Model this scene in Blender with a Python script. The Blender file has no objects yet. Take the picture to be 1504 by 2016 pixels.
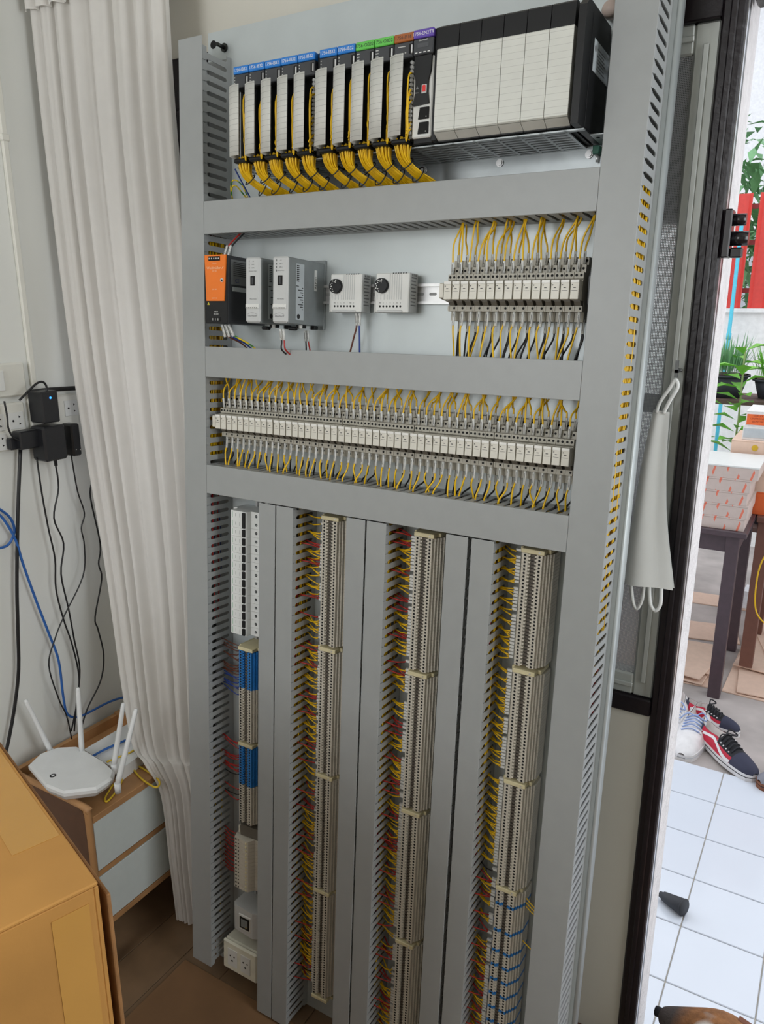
import bpy, bmesh, math, random
from mathutils import Matrix, Vector
random.seed(7)
R = math.radians
scene = bpy.context.scene
col = scene.collection

# ------------------------------------------------------------------ camera
CAM = Vector((1.1633, -1.1318, 1.5344))
AX = Matrix(((0.85792, 0.51367, 0.0), (-0.13609, 0.22696, 0.96430), (0.49543, -0.82738, 0.26464)))  # camera x, y, z axes as rows
cam = bpy.data.objects.new('camera', bpy.data.cameras.new('camera'))
col.objects.link(cam)
q = AX.transposed().to_quaternion()
cam.matrix_world = Matrix.Translation(CAM) @ q.to_matrix().to_4x4()
cam.data.sensor_fit = 'HORIZONTAL'
cam.data.sensor_width = 36.0
cam.data.lens = 36.0 * 1504.69 / 1504.0
cam.data.clip_start = 0.02
cam.data.clip_end = 200
scene.camera = cam

# ------------------------------------------------------------------ sky, daylight, exposure
world = bpy.data.worlds.new('overcast_sky')
scene.world = world
world.use_nodes = True
wn = world.node_tree.nodes
bg = wn['Background']
tc = wn.new('ShaderNodeTexCoord'); ns = wn.new('ShaderNodeTexNoise'); rp = wn.new('ShaderNodeValToRGB')
ns.inputs['Scale'].default_value = 2.0; ns.inputs['Detail'].default_value = 4
rp.color_ramp.elements[0].color = (0.80, 0.88, 1.0, 1); rp.color_ramp.elements[1].color = (1.0, 1.0, 1.0, 1)
world.node_tree.links.new(tc.outputs['Generated'], ns.inputs['Vector'])
world.node_tree.links.new(ns.outputs['Fac'], rp.inputs['Fac'])
world.node_tree.links.new(rp.outputs['Color'], bg.inputs['Color'])
bg.inputs['Strength'].default_value = 1.65

def area(name, loc, rot, sx, sy, power, color=(1, 1, 1)):
    l = bpy.data.lights.new(name, 'AREA'); l.shape = 'RECTANGLE'; l.size = sx; l.size_y = sy; l.energy = power; l.color = color
    o = bpy.data.objects.new(name, l); o.location = loc; o.rotation_euler = rot; col.objects.link(o); return o
# daylight entering by the window in the rear wall
area('rear_window_daylight', (0.02, -2.47, 1.89), (R(90), 0, 0), 0.80, 0.94, 16.8, (0.98, 0.99, 1.0))
area('side_fill_light', (3.14, -0.62, 1.75), (R(90), 0, R(90)), 1.0, 1.3, 23, (0.95, 0.98, 1.0))  # fill lamp added on the right to brighten the left wall and cabinet

vs = scene.view_settings
vs.view_transform = 'Standard'; vs.look = 'None'; vs.gamma = 1.0; vs.use_curve_mapping = False
vs.exposure = 0.0

# ------------------------------------------------------------------ materials
def lin(c):
    c = c / 255.0
    return c / 12.92 if c <= 0.04045 else ((c + 0.055) / 1.055) ** 2.4
MATS = {}
def mat(name, rgb, rough=0.5, metal=0.0, var=0.06, scale=40.0, bump=0.0, bscale=None, alpha=None, emit=None, trans=0.0, spec=0.5):
    if name in MATS: return MATS[name]
    m = bpy.data.materials.new(name); m.use_nodes = True
    nt = m.node_tree; n = nt.nodes; b = n['Principled BSDF']
    c = tuple(lin(x) for x in rgb)
    t = n.new('ShaderNodeTexCoord'); no = n.new('ShaderNodeTexNoise')
    no.inputs['Scale'].default_value = scale; no.inputs['Detail'].default_value = 3
    nt.links.new(t.outputs['Object'], no.inputs['Vector'])
    r = n.new('ShaderNodeValToRGB')
    r.color_ramp.elements[0].position = 0.3; r.color_ramp.elements[1].position = 0.7
    r.color_ramp.elements[0].color = tuple(x * (1 - var) for x in c) + (1,)
    r.color_ramp.elements[1].color = tuple(min(1, x * (1 + var)) for x in c) + (1,)
    nt.links.new(no.outputs['Fac'], r.inputs['Fac'])
    nt.links.new(r.outputs['Color'], b.inputs['Base Color'])
    b.inputs['Roughness'].default_value = rough; b.inputs['Metallic'].default_value = metal
    b.inputs['Specular IOR Level'].default_value = spec
    if bump:
        bn = n.new('ShaderNodeTexNoise'); bn.inputs['Scale'].default_value = bscale or scale * 4; bn.inputs['Detail'].default_value = 4
        nt.links.new(t.outputs['Object'], bn.inputs['Vector'])
        bu = n.new('ShaderNodeBump'); bu.inputs['Strength'].default_value = bump; bu.inputs['Distance'].default_value = 0.004
        nt.links.new(bn.outputs['Fac'], bu.inputs['Height']); nt.links.new(bu.outputs['Normal'], b.inputs['Normal'])
    if alpha is not None: b.inputs['Alpha'].default_value = alpha
    if emit: b.inputs['Emission Color'].default_value = tuple(lin(x) for x in emit[0]) + (1,); b.inputs['Emission Strength'].default_value = emit[1]
    if trans: b.inputs['Transmission Weight'].default_value = trans
    MATS[name] = m
    return m
def stripes(name, rgb, rgb2, axis, freq, width, rough=0.5, var=0.03):
    """thin printed lines across a surface, along one object axis"""
    if name in MATS: return MATS[name]
    m = mat(name, rgb, rough, var=var)
    nt = m.node_tree; n = nt.nodes; b = n['Principled BSDF']
    t = n.new('ShaderNodeTexCoord'); s = n.new('ShaderNodeSeparateXYZ'); nt.links.new(t.outputs['Object'], s.inputs[0])
    mu = n.new('ShaderNodeMath'); mu.operation = 'MULTIPLY'; mu.inputs[1].default_value = freq
    nt.links.new(s.outputs[axis], mu.inputs[0])
    fr = n.new('ShaderNodeMath'); fr.operation = 'FRACT'; nt.links.new(mu.outputs[0], fr.inputs[0])
    lt = n.new('ShaderNodeMath'); lt.operation = 'LESS_THAN'; lt.inputs[1].default_value = width; nt.links.new(fr.outputs[0], lt.inputs[0])
    mx = n.new('ShaderNodeMix'); mx.data_type = 'RGBA'
    src = b.inputs['Base Color'].links[0].from_socket
    nt.links.new(lt.outputs[0], mx.inputs[0]); nt.links.new(src, mx.inputs[6]); mx.inputs[7].default_value = tuple(lin(x) for x in rgb2) + (1,)
    nt.links.new(mx.outputs[2], b.inputs['Base Color'])
    return m

M_DUCT = mat('duct_grey_pvc', (158, 161, 161), 0.42, var=0.02)
M_PLATE = mat('galvanised_plate', (192, 199, 200), 0.38, 0.25, var=0.05, scale=9)
M_ZINC = mat('zinc_sheet', (158, 163, 164), 0.34, 0.7, var=0.15, scale=14)
M_STEEL = mat('bright_steel', (208, 208, 208), 0.35, 0.6)
M_BLACK = mat('black_plastic', (17, 18, 20), 0.45, var=0.05, spec=.35)
M_DKGREY = mat('dark_grey_plastic', (56, 58, 62), 0.45)
M_HOLE = mat('hole_black', (12, 12, 13), 0.8)
M_WHITE = mat('white_plastic', (222, 223, 220), 0.4, var=0.02)
M_DOOR = stripes('door_white_lined', (208, 208, 202), (150, 150, 148), 1, 115.0, 0.05, 0.45)
M_FILL = stripes('filler_white_lined', (214, 215, 208), (188, 188, 182), 1, 115.0, 0.06, 0.45)
M_BEIGE = mat('terminal_beige', (205, 199, 186), 0.5, var=0.05)
M_CREAM = mat('bracket_cream', (214, 204, 166), 0.5)
M_BLUE = mat('terminal_blue', (40, 122, 196), 0.45)
M_RGREY = mat('relay_grey', (172, 168, 156), 0.5)
M_RDARK = mat('relay_dark_grey', (104, 99, 90), 0.55)  # darker grey of the relay levers and the plug terminal end unit
M_RWHITE = mat('relay_light', (218, 215, 204), 0.42, var=0.02)
M_YEL = mat('wire_yellow', (236, 190, 18), 0.4, var=0.05, scale=20)
M_RED = mat('wire_red', (172, 36, 30), 0.4)
M_BRN = mat('wire_brown', (98, 52, 34), 0.45)
M_BLK = mat('wire_black', (24, 24, 26), 0.4)
M_DBLUE = mat('wire_blue', (34, 62, 140), 0.4)
M_GRN = mat('clamp_green', (20, 96, 74), 0.4)
M_YG = stripes('earth_wire_green_yellow', (226, 200, 30), (60, 130, 50), 1, 60, 0.35)
M_ORANGE = mat('orange_front', (240, 122, 28), 0.42, var=0.02)
M_LGREY = mat('light_grey_plastic', (196, 198, 198), 0.45, var=0.02)
M_MGREY = mat('mid_grey_metal', (140, 146, 147), 0.42, 0.3)
M_LABEL = mat('label_silver', (186, 194, 198), 0.4)
M_LED = mat('status_led_off', (190, 190, 186), 0.4)
M_TXT_W = mat('print_white', (225, 225, 222), 0.5, var=0)
M_TXT_K = mat('print_black', (40, 40, 42), 0.5, var=0)
M_TXT_G = mat('print_grey', (120, 122, 124), 0.5, var=0)

# ------------------------------------------------------------------ mesh builder
class MB:
    def __init__(s): s.v = []; s.f = []; s.m = []; s.s = []
    def face(s, pts, m=0, sm=False):
        i = len(s.v); s.v += [tuple(p) for p in pts]; s.f.append(tuple(range(i, i + len(pts)))); s.m.append(m); s.s.append(sm); return s
    def idx(s, verts, faces, m=0, sm=False):
        i = len(s.v); s.v += [tuple(p) for p in verts]
        for f in faces: s.f.append(tuple(i + k for k in f)); s.m.append(m); s.s.append(sm)
        return s
    def box(s, x0, x1, y0, y1, z0, z1, m=0, b=0.0):
        if x1 < x0: x0, x1 = x1, x0
        if y1 < y0: y0, y1 = y1, y0
        if z1 < z0: z0, z1 = z1, z0
        if b <= 0:
            v = [(x, y, z) for x in (x0, x1) for y in (y0, y1) for z in (z0, z1)]
            s.idx(v, [(0, 1, 3, 2), (4, 6, 7, 5), (0, 4, 5, 1), (2, 3, 7, 6), (0, 2, 6, 4), (1, 5, 7, 3)], m); return s
        b = min(b, (x1 - x0) * .49, (y1 - y0) * .49, (z1 - z0) * .49)
        X = (x0, x1); Y = (y0, y1); Z = (z0, z1); v = []; ix = {}
        for i in (0, 1):
            for j in (0, 1):
                for k in (0, 1):
                    sx, sy, sz = (1 - 2 * i) * b, (1 - 2 * j) * b, (1 - 2 * k) * b
                    x, y, z = X[i], Y[j], Z[k]
                    ix[i, j, k, 0] = len(v); v.append((x, y + sy, z + sz))
                    ix[i, j, k, 1] = len(v); v.append((x + sx, y, z + sz))
                    ix[i, j, k, 2] = len(v); v.append((x + sx, y + sy, z))
        F = []
        for i in (0, 1): F.append([ix[i, 0, 0, 0], ix[i, 1, 0, 0], ix[i, 1, 1, 0], ix[i, 0, 1, 0]])
        for j in (0, 1): F.append([ix[0, j, 0, 1], ix[1, j, 0, 1], ix[1, j, 1, 1], ix[0, j, 1, 1]])
        for k in (0, 1): F.append([ix[0, 0, k, 2], ix[1, 0, k, 2], ix[1, 1, k, 2], ix[0, 1, k, 2]])
        for j in (0, 1):
            for k in (0, 1): F.append([ix[0, j, k, 1], ix[1, j, k, 1], ix[1, j, k, 2], ix[0, j, k, 2]])
        for i in (0, 1):
            for k in (0, 1): F.append([ix[i, 0, k, 0], ix[i, 1, k, 0], ix[i, 1, k, 2], ix[i, 0, k, 2]])
        for i in (0, 1):
            for j in (0, 1): F.append([ix[i, j, 0, 0], ix[i, j, 1, 0], ix[i, j, 1, 1], ix[i, j, 0, 1]])
        for i in (0, 1):
            for j in (0, 1):
                for k in (0, 1): F.append([ix[i, j, k, 0], ix[i, j, k, 1], ix[i, j, k, 2]])
        s.idx(v, F, m); return s
    def prism(s, poly, a, b, axis, m=0, sm=False):
        n = len(poly)
        def P(p, t): return (t, p[0], p[1]) if axis == 'x' else ((p[0], t, p[1]) if axis == 'y' else (p[0], p[1], t))
        v = [P(p, a) for p in poly] + [P(p, b) for p in poly]
        s.idx(v, [tuple(range(n)), tuple(range(2 * n - 1, n - 1, -1))], m)
        s.idx(v, [(i, (i + 1) % n, n + (i + 1) % n, n + i) for i in range(n)], m, sm); return s
    def cyl(s, c, r, a, b, axis='z', n=12, m=0, r2=None):
        r2 = r if r2 is None else r2; v = []
        for t, rr in ((a, r), (b, r2)):
            for k in range(n):
                x, y = rr * math.cos(2 * math.pi * k / n), rr * math.sin(2 * math.pi * k / n)
                v.append((c[0] + x, c[1] + y, t) if axis == 'z' else ((t, c[0] + x, c[1] + y) if axis == 'x' else (c[0] + x, t, c[1] + y)))
        s.idx(v, [tuple(range(n)), tuple(range(2 * n - 1, n - 1, -1))], m)
        s.idx(v, [(k, (k + 1) % n, n + (k + 1) % n, n + k) for k in range(n)], m, True); return s
    def disc(s, c, r, z, n=8, m=0):
        s.face([(c[0] + r * math.cos(2 * math.pi * k / n), c[1] + r * math.sin(2 * math.pi * k / n), z) for k in range(n)], m); return s
    def tube(s, pts, r, n=6, m=0, rs=None):
        pts = [Vector(p) for p in pts]; v = []; up = None
        for i, p in enumerate(pts):
            t = (pts[min(i + 1, len(pts) - 1)] - pts[max(i - 1, 0)])
            t = t.normalized() if t.length > 1e-9 else Vector((0, 0, 1))
            if up is None:
                up = Vector((0, 0, 1)) if abs(t.z) < .9 else Vector((1, 0, 0))
            a = t.cross(up).normalized(); bb = a.cross(t).normalized(); up = bb
            rr = rs[i] if rs else r
            for k in range(n):
                g = 2 * math.pi * k / n
                v.append(tuple(p + a * (rr * math.cos(g)) + bb * (rr * math.sin(g))))
        L = len(pts)
        s.idx(v, [(i * n + k, i * n + (k + 1) % n, (i + 1) * n + (k + 1) % n, (i + 1) * n + k) for i in range(L - 1) for k in range(n)]
              + [tuple(range(n - 1, -1, -1)), tuple(range((L - 1) * n, L * n))], m, True); return s
    def grid(s, rows, m=0, sm=True):
        h = len(rows); w = len(rows[0]); v = [p for r in rows for p in r]
        s.idx(v, [(i * w + j, i * w + j + 1, (i + 1) * w + j + 1, (i + 1) * w + j) for i in range(h - 1) for j in range(w - 1)], m, sm); return s
    def mesh(s, name, mats):
        me = bpy.data.meshes.new(name); me.from_pydata(s.v, [], s.f)
        for mm in (mats if isinstance(mats, (list, tuple)) else [mats]): me.materials.append(mm)
        me.polygons.foreach_set('material_index', s.m); me.polygons.foreach_set('use_smooth', s.s)
        bm = bmesh.new(); bm.from_mesh(me); bmesh.ops.remove_doubles(bm, verts=bm.verts, dist=1e-6)
        bmesh.ops.recalc_face_normals(bm, faces=bm.faces); bm.to_mesh(me); bm.free()
        me.update(); return me
    def build(s, name, mats, parent=None, mw=None, **k): return obj(name, s.mesh(name, mats), parent, mw, **k)

def obj(name, me, parent=None, mw=None, label=None, cat=None, group=None, kind=None):
    o = bpy.data.objects.new(name, me); col.objects.link(o)
    if parent is not None: o.parent = parent
    if mw is not None: o.matrix_local = mw
    tag(o, label, cat, group, kind); return o
def tag(o, label=None, cat=None, group=None, kind=None):
    if label: o['label'] = label
    if cat: o['category'] = cat
    if group: o['group'] = group
    if kind: o['kind'] = kind
    return o
def thing(name, mw, label, cat, group=None, kind=None): return obj(name, None, None, mw, label, cat, group, kind)
def T(x, y, z): return Matrix.Translation((x, y, z))
def cat_spline(pts, n=6):
    pts = [Vector(p) for p in pts]; out = []
    for i in range(len(pts) - 1):
        p0 = pts[max(i - 1, 0)]; p1 = pts[i]; p2 = pts[i + 1]; p3 = pts[min(i + 2, len(pts) - 1)]
        for k in range(n):
            t = k / n
            out.append(0.5 * ((2 * p1) + (p2 - p0) * t + (2 * p0 - 5 * p1 + 4 * p2 - p3) * t * t + (-p0 + 3 * p1 - 3 * p2 + p3) * t ** 3))
    out.append(pts[-1]); return out
TXT = {}
def text_mesh(body, size):
    if (body, size) in TXT: return TXT[body, size]
    cu = bpy.data.curves.new('lettering', 'FONT'); cu.body = body; cu.size = size; cu.align_x = 'CENTER'; cu.align_y = 'CENTER'; cu.resolution_u = 2; cu.extrude = 0.00008
    o = bpy.data.objects.new('lettering', cu); col.objects.link(o)
    dg = bpy.context.evaluated_depsgraph_get(); dg.update()
    me = bpy.data.meshes.new_from_object(o.evaluated_get(dg)); bpy.data.objects.remove(o); TXT[body, size] = me
    return me
def lettering(body, size, mw, material, parent):
    me = text_mesh(body, size)
    if len(me.materials) == 0: me.materials.append(material)
    elif me.materials[0] != material: me = me.copy(); me.materials.clear(); me.materials.append(material)
    return obj('lettering', me, parent, mw)

# panel frame: x = u (right), y = v (up along the plate), z = w (out of the plate); the panel leans 4.1 degrees against the wall
TH = R(4.1); sT, cT = math.sin(TH), math.cos(TH)
PM = Matrix(((1, 0, 0, 0), (0, sT, -cT, 0), (0, cT, sT, 0), (0, 0, 0, 1)))
def nth(k): return '%d%s' % (k, 'th' if 10 <= k % 100 <= 20 else {1: 'st', 2: 'nd', 3: 'rd'}.get(k % 10, 'th'))
def PT(u, v, w=0.0): return PM @ T(u, v, w)
FLOOR = -0.05

# ================================================================== THE ROOM
M_WALL = mat('wall_cream_paint', (212, 209, 198), 0.7, var=0.04, scale=2.5, bump=0.08, bscale=60)
M_WALLG = mat('wall_left_paint', (226, 227, 222), 0.65, var=0.04, scale=1.8, bump=0.06, bscale=40)
M_CEIL = mat('ceiling_white', (222, 222, 218), 0.8)
M_WOOD = mat('floor_laminate', (122, 98, 74), 0.4, var=0.22, scale=9, bump=0.05)
M_UNDER = mat('floor_underlay', (60, 46, 34), 0.8)
M_STEELFR = mat('steel_frame_black_paint', (28, 22, 26), 0.34, var=0.15, scale=18, bump=0.2, bscale=70, spec=.35)
M_ALU = mat('aluminium_frame', (190, 194, 190), 0.45, 0.3, var=0.08, scale=12)
M_PLASTER = mat('white_rough_plaster', (226, 222, 222), 0.9, var=0.08, scale=40, bump=0.9, bscale=120)
M_BASE = mat('baseboard_brown', (92, 52, 40), 0.5)
def structure(name, mb, m, **k): return mb.build(name, m, kind='structure', **k)

YW = 0.20          # inner face of the back wall
XL = -0.47         # inner face of the left wall
fl = structure('floor', MB().box(-0.6, 3.4, -2.62, 0.25, FLOOR - 0.06, FLOOR - 0.008), M_UNDER)
pw = 0.124
for ro in range(-4, 27):
    x0 = -0.065 + ro * pw
    if x0 + pw < XL or x0 > 3.2: continue
    off = (ro * 0.47) % 1.25
    y = -2.5 - off
    while y < YW:
        a, b = max(y, -2.5), min(y + 1.25, YW)
        if b > a + .02: MB().box(max(x0, XL) + .0007, min(x0 + pw, 3.2) - .0007, a + .0007, b - .0007, FLOOR - .008, FLOOR, 0, .0008).build('plank', M_WOOD, fl)
        y += 1.25
structure('ceiling', MB().box(-0.6, 3.4, -2.62, 0.45, 2.66, 2.76), M_CEIL)
structure('wall_left', MB().box(XL - 0.12, XL, -2.62, 0.4, FLOOR - .06, 2.66), M_WALLG)
wb = MB()
wb.box(XL, 0.940, YW, YW + .14, FLOOR - .06, 0.80)                # below the window
wb.box(XL, 0.94, YW, YW + .2, 2.03, 2.66)                         # above the window
wb.box(XL, -0.42, YW, YW + .14, 0.80, 2.03)
wb.box(0.94, 3.4, YW, YW + .2, 2.06, 2.66)
wb.box(2.05, 3.4, YW, YW + .14, FLOOR - .06, 2.06)
structure('wall_back', wb, M_WALL)
structure('wall_right', MB().box(3.2, 3.32, -2.62, -1.14, FLOOR - .06, 2.66).box(3.2, 3.32, -0.1, .34, FLOOR - .06, 2.66).box(3.2, 3.32, -1.14, -.1, FLOOR - .06, 1.05).box(3.2, 3.32, -1.14, -.1, 2.42, 2.66), M_WALL)
structure('wall_rear', MB().box(-0.6, -.40, -2.62, -2.5, FLOOR - .06, 2.66).box(.44, 3.4, -2.62, -2.5, FLOOR - .06, 2.66).box(-.40, .44, -2.62, -2.5, FLOOR - .06, 1.40).box(-.40, .44, -2.62, -2.5, 2.38, 2.66), M_WALL)
structure('baseboard_back', MB().box(0.60, 0.928, YW - .012, YW - .0005, FLOOR, FLOOR + .09, 0, .003), M_BASE)
structure('baseboard_left', MB().box(XL + .0005, XL + .012, -2.49, YW - .02, FLOOR, FLOOR + .08, 0, .003), M_WALLG)
# plaster reveal of the outer wall beside the door
structure('wall_reveal', MB().box(0.946, 0.968, YW + .052, 0.372, -.12, 2.03), M_PLASTER)
structure('wall_outside', MB().box(-.9, 0.60, YW + .145, .42, -.12, .79).box(-.9, .60, YW + .205, .42, 2.04, 2.5), M_PLASTER)

# black steel frame that holds the window and the door
fr = thing('door_1', T(0, 0, 0), None, None, kind='structure')
st = MB()
st.box(0.9405, 0.973, YW - .006, YW + .040, FLOOR, 2.03, 0, .003).box(0.952, 0.962, YW - .010, YW - .006, FLOOR, 2.03, 0, .002)
st.build('post', M_STEELFR, fr)
MB().box(0.9730, 0.9742, YW + .004, YW + .014, FLOOR + .01, 1.96).build('weather_strip', mat('bare_steel_strip', (200, 200, 205), .3, .7), fr)
MB().box(0.973, 2.05, YW - .006, YW + .10, 1.965, 2.06, 0, .004).build('lintel', M_STEELFR, fr)
MB().box(2.0, 2.05, YW - .006, YW + .10, FLOOR, 1.965, 0, .003).build('post', M_STEELFR, fr)
MB().box(0.975, 2.0, YW + .02, YW + .118, FLOOR - .06, FLOOR + .004, 0, .003).build('threshold', mat('threshold_cement', (170, 168, 166), .8), fr)
lt = MB()
lt.box(0.9743, 0.986, YW - .012, YW + .02, 1.60, 1.67, 0, .002).cyl((YW + .004, 1.655), .009, .986, 1.004, 'x', 10).cyl((YW + .004, 1.628), .011, .986, 1.010, 'x', 10).box(.986, 1.004, YW - .004, YW + .012, 1.60, 1.615, 0, .002)
lt.build('latch', mat('latch_black_gloss', (30, 26, 30), .2), fr)

# the window: outer steel frame, aluminium sash, fly screen, glass
wi = thing('window_1', T(0, 0, 0), None, None, kind='structure')
MB().box(-.42, .940, YW - .006, YW + .09, 1.932, 2.03, 0, .002).build('top_rail', M_STEELFR, wi)
MB().box(-.42, .940, YW - .006, YW + .09, .80, .832, 0, .002).build('bottom_rail', M_STEELFR, wi)
MB().box(-.42, -.375, YW - .006, YW + .09, .832, 1.932, 0, .002).build('side_rail', M_STEELFR, wi)
MB().box(-.15, -.10, YW - .006, YW + .09, .832, 1.932, 0, .002).build('mullion', M_STEELFR, wi)
def sash(x0, x1):
    for nm, (a, b, c, d) in (('sash_stile', (x0, x0 + .036, .832, 1.932)), ('sash_stile', (x1 - .036, x1, .832, 1.932)), ('sash_rail', (x0 + .036, x1 - .036, 1.89, 1.932)), ('sash_rail', (x0 + .036, x1 - .036, .832, .874))):
        m = MB().box(a, b, YW + .004, YW + .04, c, d, 0, .003)
        if nm == 'sash_stile': m.box((a + b) / 2 - .004, (a + b) / 2 + .004, YW - .001, YW + .004, c + .03, d - .03, 0, .001)
        else: m.box(a, b, YW - .001, YW + .004, (c + d) / 2 - .004, (c + d) / 2 + .004, 0, .001)
        m.build(nm, M_ALU, wi)
    MB().box(x0 + .036, x1 - .036, YW + .012, YW + .03, 1.355, 1.385, 0, .002).build('transom', M_ALU, wi)
sash(-.10, .415); sash(.415, .9400)
MSC = bpy.data.materials.new('fly_screen_mesh'); MSC.use_nodes = True
nt = MSC.node_tree; n = nt.nodes; b = n['Principled BSDF']
b.inputs['Base Color'].default_value = (.30, .31, .32, 1); b.inputs['Roughness'].default_value = .6
t_ = n.new('ShaderNodeTexCoord'); sp = n.new('ShaderNodeSeparateXYZ'); nt.links.new(t_.outputs['Object'], sp.inputs[0])
ww = []
for ax in (0, 2):
    mu = n.new('ShaderNodeMath'); mu.operation = 'MULTIPLY'; mu.inputs[1].default_value = 420; nt.links.new(sp.outputs[ax], mu.inputs[0])
    fr_ = n.new('ShaderNodeMath'); fr_.operation = 'FRACT'; nt.links.new(mu.outputs[0], fr_.inputs[0])
    l_ = n.new('ShaderNodeMath'); l_.operation = 'LESS_THAN'; l_.inputs[1].default_value = .42; nt.links.new(fr_.outputs[0], l_.inputs[0]); ww.append(l_)
mx = n.new('ShaderNodeMath'); mx.operation = 'MAXIMUM'; nt.links.new(ww[0].outputs[0], mx.inputs[0]); nt.links.new(ww[1].outputs[0], mx.inputs[1])
nt.links.new(mx.outputs[0], b.inputs['Alpha'])
for x0, x1 in ((-.064, .379), (.453, .9040)):
    MB().box(x0, x1, YW + .0075, YW + .0085, .874, 1.89).build('fly_screen', MSC, wi)
    MB().box(x0, x1, YW + .034, YW + .038, .874, 1.89).build('pane', mat('window_glass', (235, 240, 240), .25, trans=1.0, var=0), wi)
# things seen dimly through the screen: grey roller blind outside the glass
MB().box(-.37, .93, YW + .10, YW + .104, 1.66, 1.93).build('outer_blind', mat('blind_grey', (90, 92, 96), .8), wi)
MB().cyl((YW - .004, 1.428), .0028, .927, .935, 'x', 8).box(.9285, .9335, YW - .03, YW - .001, 1.4255, 1.4305).box(.9285, .9335, YW - .03, YW - .026, 1.418, 1.445).build('hook', mat('hook_grey', (110, 112, 112), .4, .6), wi)

# terrace of white tiles outside, concrete yard beyond
GZ = -0.10
tr = structure('floor_terrace', MB().box(-.2, 3.0, YW + .12, 1.566, GZ - .06, GZ - .004), mat('tile_grout', (178, 172, 162), .8))
M_TILE = mat('glazed_tile', (216, 222, 232), 0.14, var=0.02, scale=3)
tg = MB().box(.002, .203, .002, .203, -.006, 0, 0, .0015).mesh('tile', M_TILE)
for i in range(-5, 9):
    for j in range(0, 6):
        x, y = .9835 + i * .2045, .3395 + j * .2045
        if y < YW + .12: continue
        obj('tile', tg, tr, T(x, y, GZ))
structure('ground_yard', MB().box(-4, 5, 1.566, 9, GZ - .1, GZ - .012), mat('yard_concrete', (176, 168, 164), .9, var=.2, scale=5, bump=.4, bscale=30))

# ================================================================== THE CONTROL PANEL
pl = thing('mounting_plate', PT(0, 0, 0), 'galvanised mounting plate leaning against the window wall behind the grey ducts', 'mounting plate')
MB().box(0.0, .889, -.05, 2.048, -.0025, 0).build('sheet', M_PLATE, pl)
fl_ = []
for k in range(7):
    a = R(90 - 30 * k / 2); fl_.append((.889 + .006 * math.cos(a), -.006 + .006 * math.sin(a)))
MB().prism(fl_ + [(.895, -.024), (.8925, -.024), (.8925, -.0025), (.889, -.0025)], -.05, 2.048, 'y', 0, True).build('folded_edge', M_PLATE, pl)
MB().box(0.0, .889, 2.046, 2.0485, -.022, -.0025).build('folded_edge', M_PLATE, pl)
for (u, v) in ((.014, 2.026), (.875, 2.026), (.875, -.02)):
    MB().cyl((u, v), .0075, 0, .0008, 'z', 16).build('hole', M_HOLE, pl)
bt = MB().cyl((.043, 2.016), .008, 0, .003, 'z', 14).cyl((.043, 2.016), .0035, .003, .022, 'z', 10); bt.build('bolt', mat('bolt_dark', (52, 54, 52), .35, .7), pl)

# ---- slotted wiring ducts
SP = 0.018
def wall_fingers(L, side_off, horiz):
    """slotted side wall, running 0..L along its length, standing 0..0.078 out of the plate"""
    mb = MB(); t = .0016
    def pr(poly):
        # poly in (length, w)
        if horiz: mb.prism([(p[0], p[1]) for p in poly], side_off, side_off + t, 'y')
        else: mb.prism([(p[0], p[1]) for p in poly], side_off, side_off + t, 'x')
    mb_b = (0, .0125); f = .0105; h = SP / 2; c = .004
    pr([(0, 0), (L, 0), (L, .0125), (0, .0125)])
    nn = int(L / SP)
    off = (L - nn * SP) / 2
    for k in range(nn):
        m = off + h + k * SP
        pr([(m - h, .0125), (m + h, .0125), (m + f / 2 + .0012, .0145), (m + f / 2, .0175), (m + f / 2, .064), (m + h - .0012, .0715), (m + h - .0012, .0785), (m - h + .0012, .0785), (m - h + .0012, .0715), (m - f / 2, .064), (m - f / 2, .0175), (m - f / 2 - .0012, .0145)])
    return mb
DUCTS = {}
def duct(u0, u1, v0, v1, horiz, label, cover_ext=0.0):
    t = thing('wiring_duct', PT(u0, v0, 0), label, 'wiring duct', 'grey slotted wiring ducts on the panel')
    W, H = u1 - u0, v1 - v0; th = .0016
    MB().box(0, W, 0, H, .0002, .002).build('base', M_DUCT, t)
    if horiz:
        wall_fingers(W, .0004, True).build('slotted_wall', M_DUCT, t)
        wall_fingers(W, H - .0004 - th, True).build('slotted_wall', M_DUCT, t)
        cv = MB().box(-.0002, W + .0002, 0, H, .0788, .0805, 0, .0006).box(0, W, .0022, .0036, .066, .0788).box(0, W, H - .0036, H - .0022, .066, .0788)
    else:
        def turn(mb): return mb
        for off in (.0004, W - .0004 - th):
            mb = MB(); src = wall_fingers(H, 0, False)
            # built along y: prism axis x keeps (length, w) as (y, z)
            mb.v = [(x + off, y, z) for x, y, z in src.v]; mb.f = src.f; mb.m = src.m; mb.s = src.s
            mb.build('slotted_wall', M_DUCT, t)
        cv = MB().box(0, W, 0, H + cover_ext, .0788, .0805, 0, .0006).box(.0022, .0036, 0, H, .066, .0788).box(W - .0036, W - .0022, 0, H, .066, .0788)
    cv.build('cover', M_DUCT, t)
    return t
U_ = {'L': (0, .060), 'A1': (.1995, .2405), 'A2': (.243, .284), 'B1': (.4075, .4485), 'B2': (.4520, .4930), 'C1': (.6125, .6535), 'C2': (.6605, .7010), 'R': (.823, .883)}
duct(*U_['L'], 0, 1.995, False, 'tall grey wiring duct beside the white curtain', .015)
duct(*U_['R'], -.045, 2.04, False, 'tall grey wiring duct beside the window and the hanging face mask', .005)
H1, H2, H3 = (1.660, 1.720), (1.388, 1.4475), (1.150, 1.2095)
duct(.0605, .8225, *H1, True, 'grey crosswise wiring duct just under the rack of modules')
duct(.0605, .8225, *H2, True, 'grey crosswise wiring duct between the two relay rows')
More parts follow.
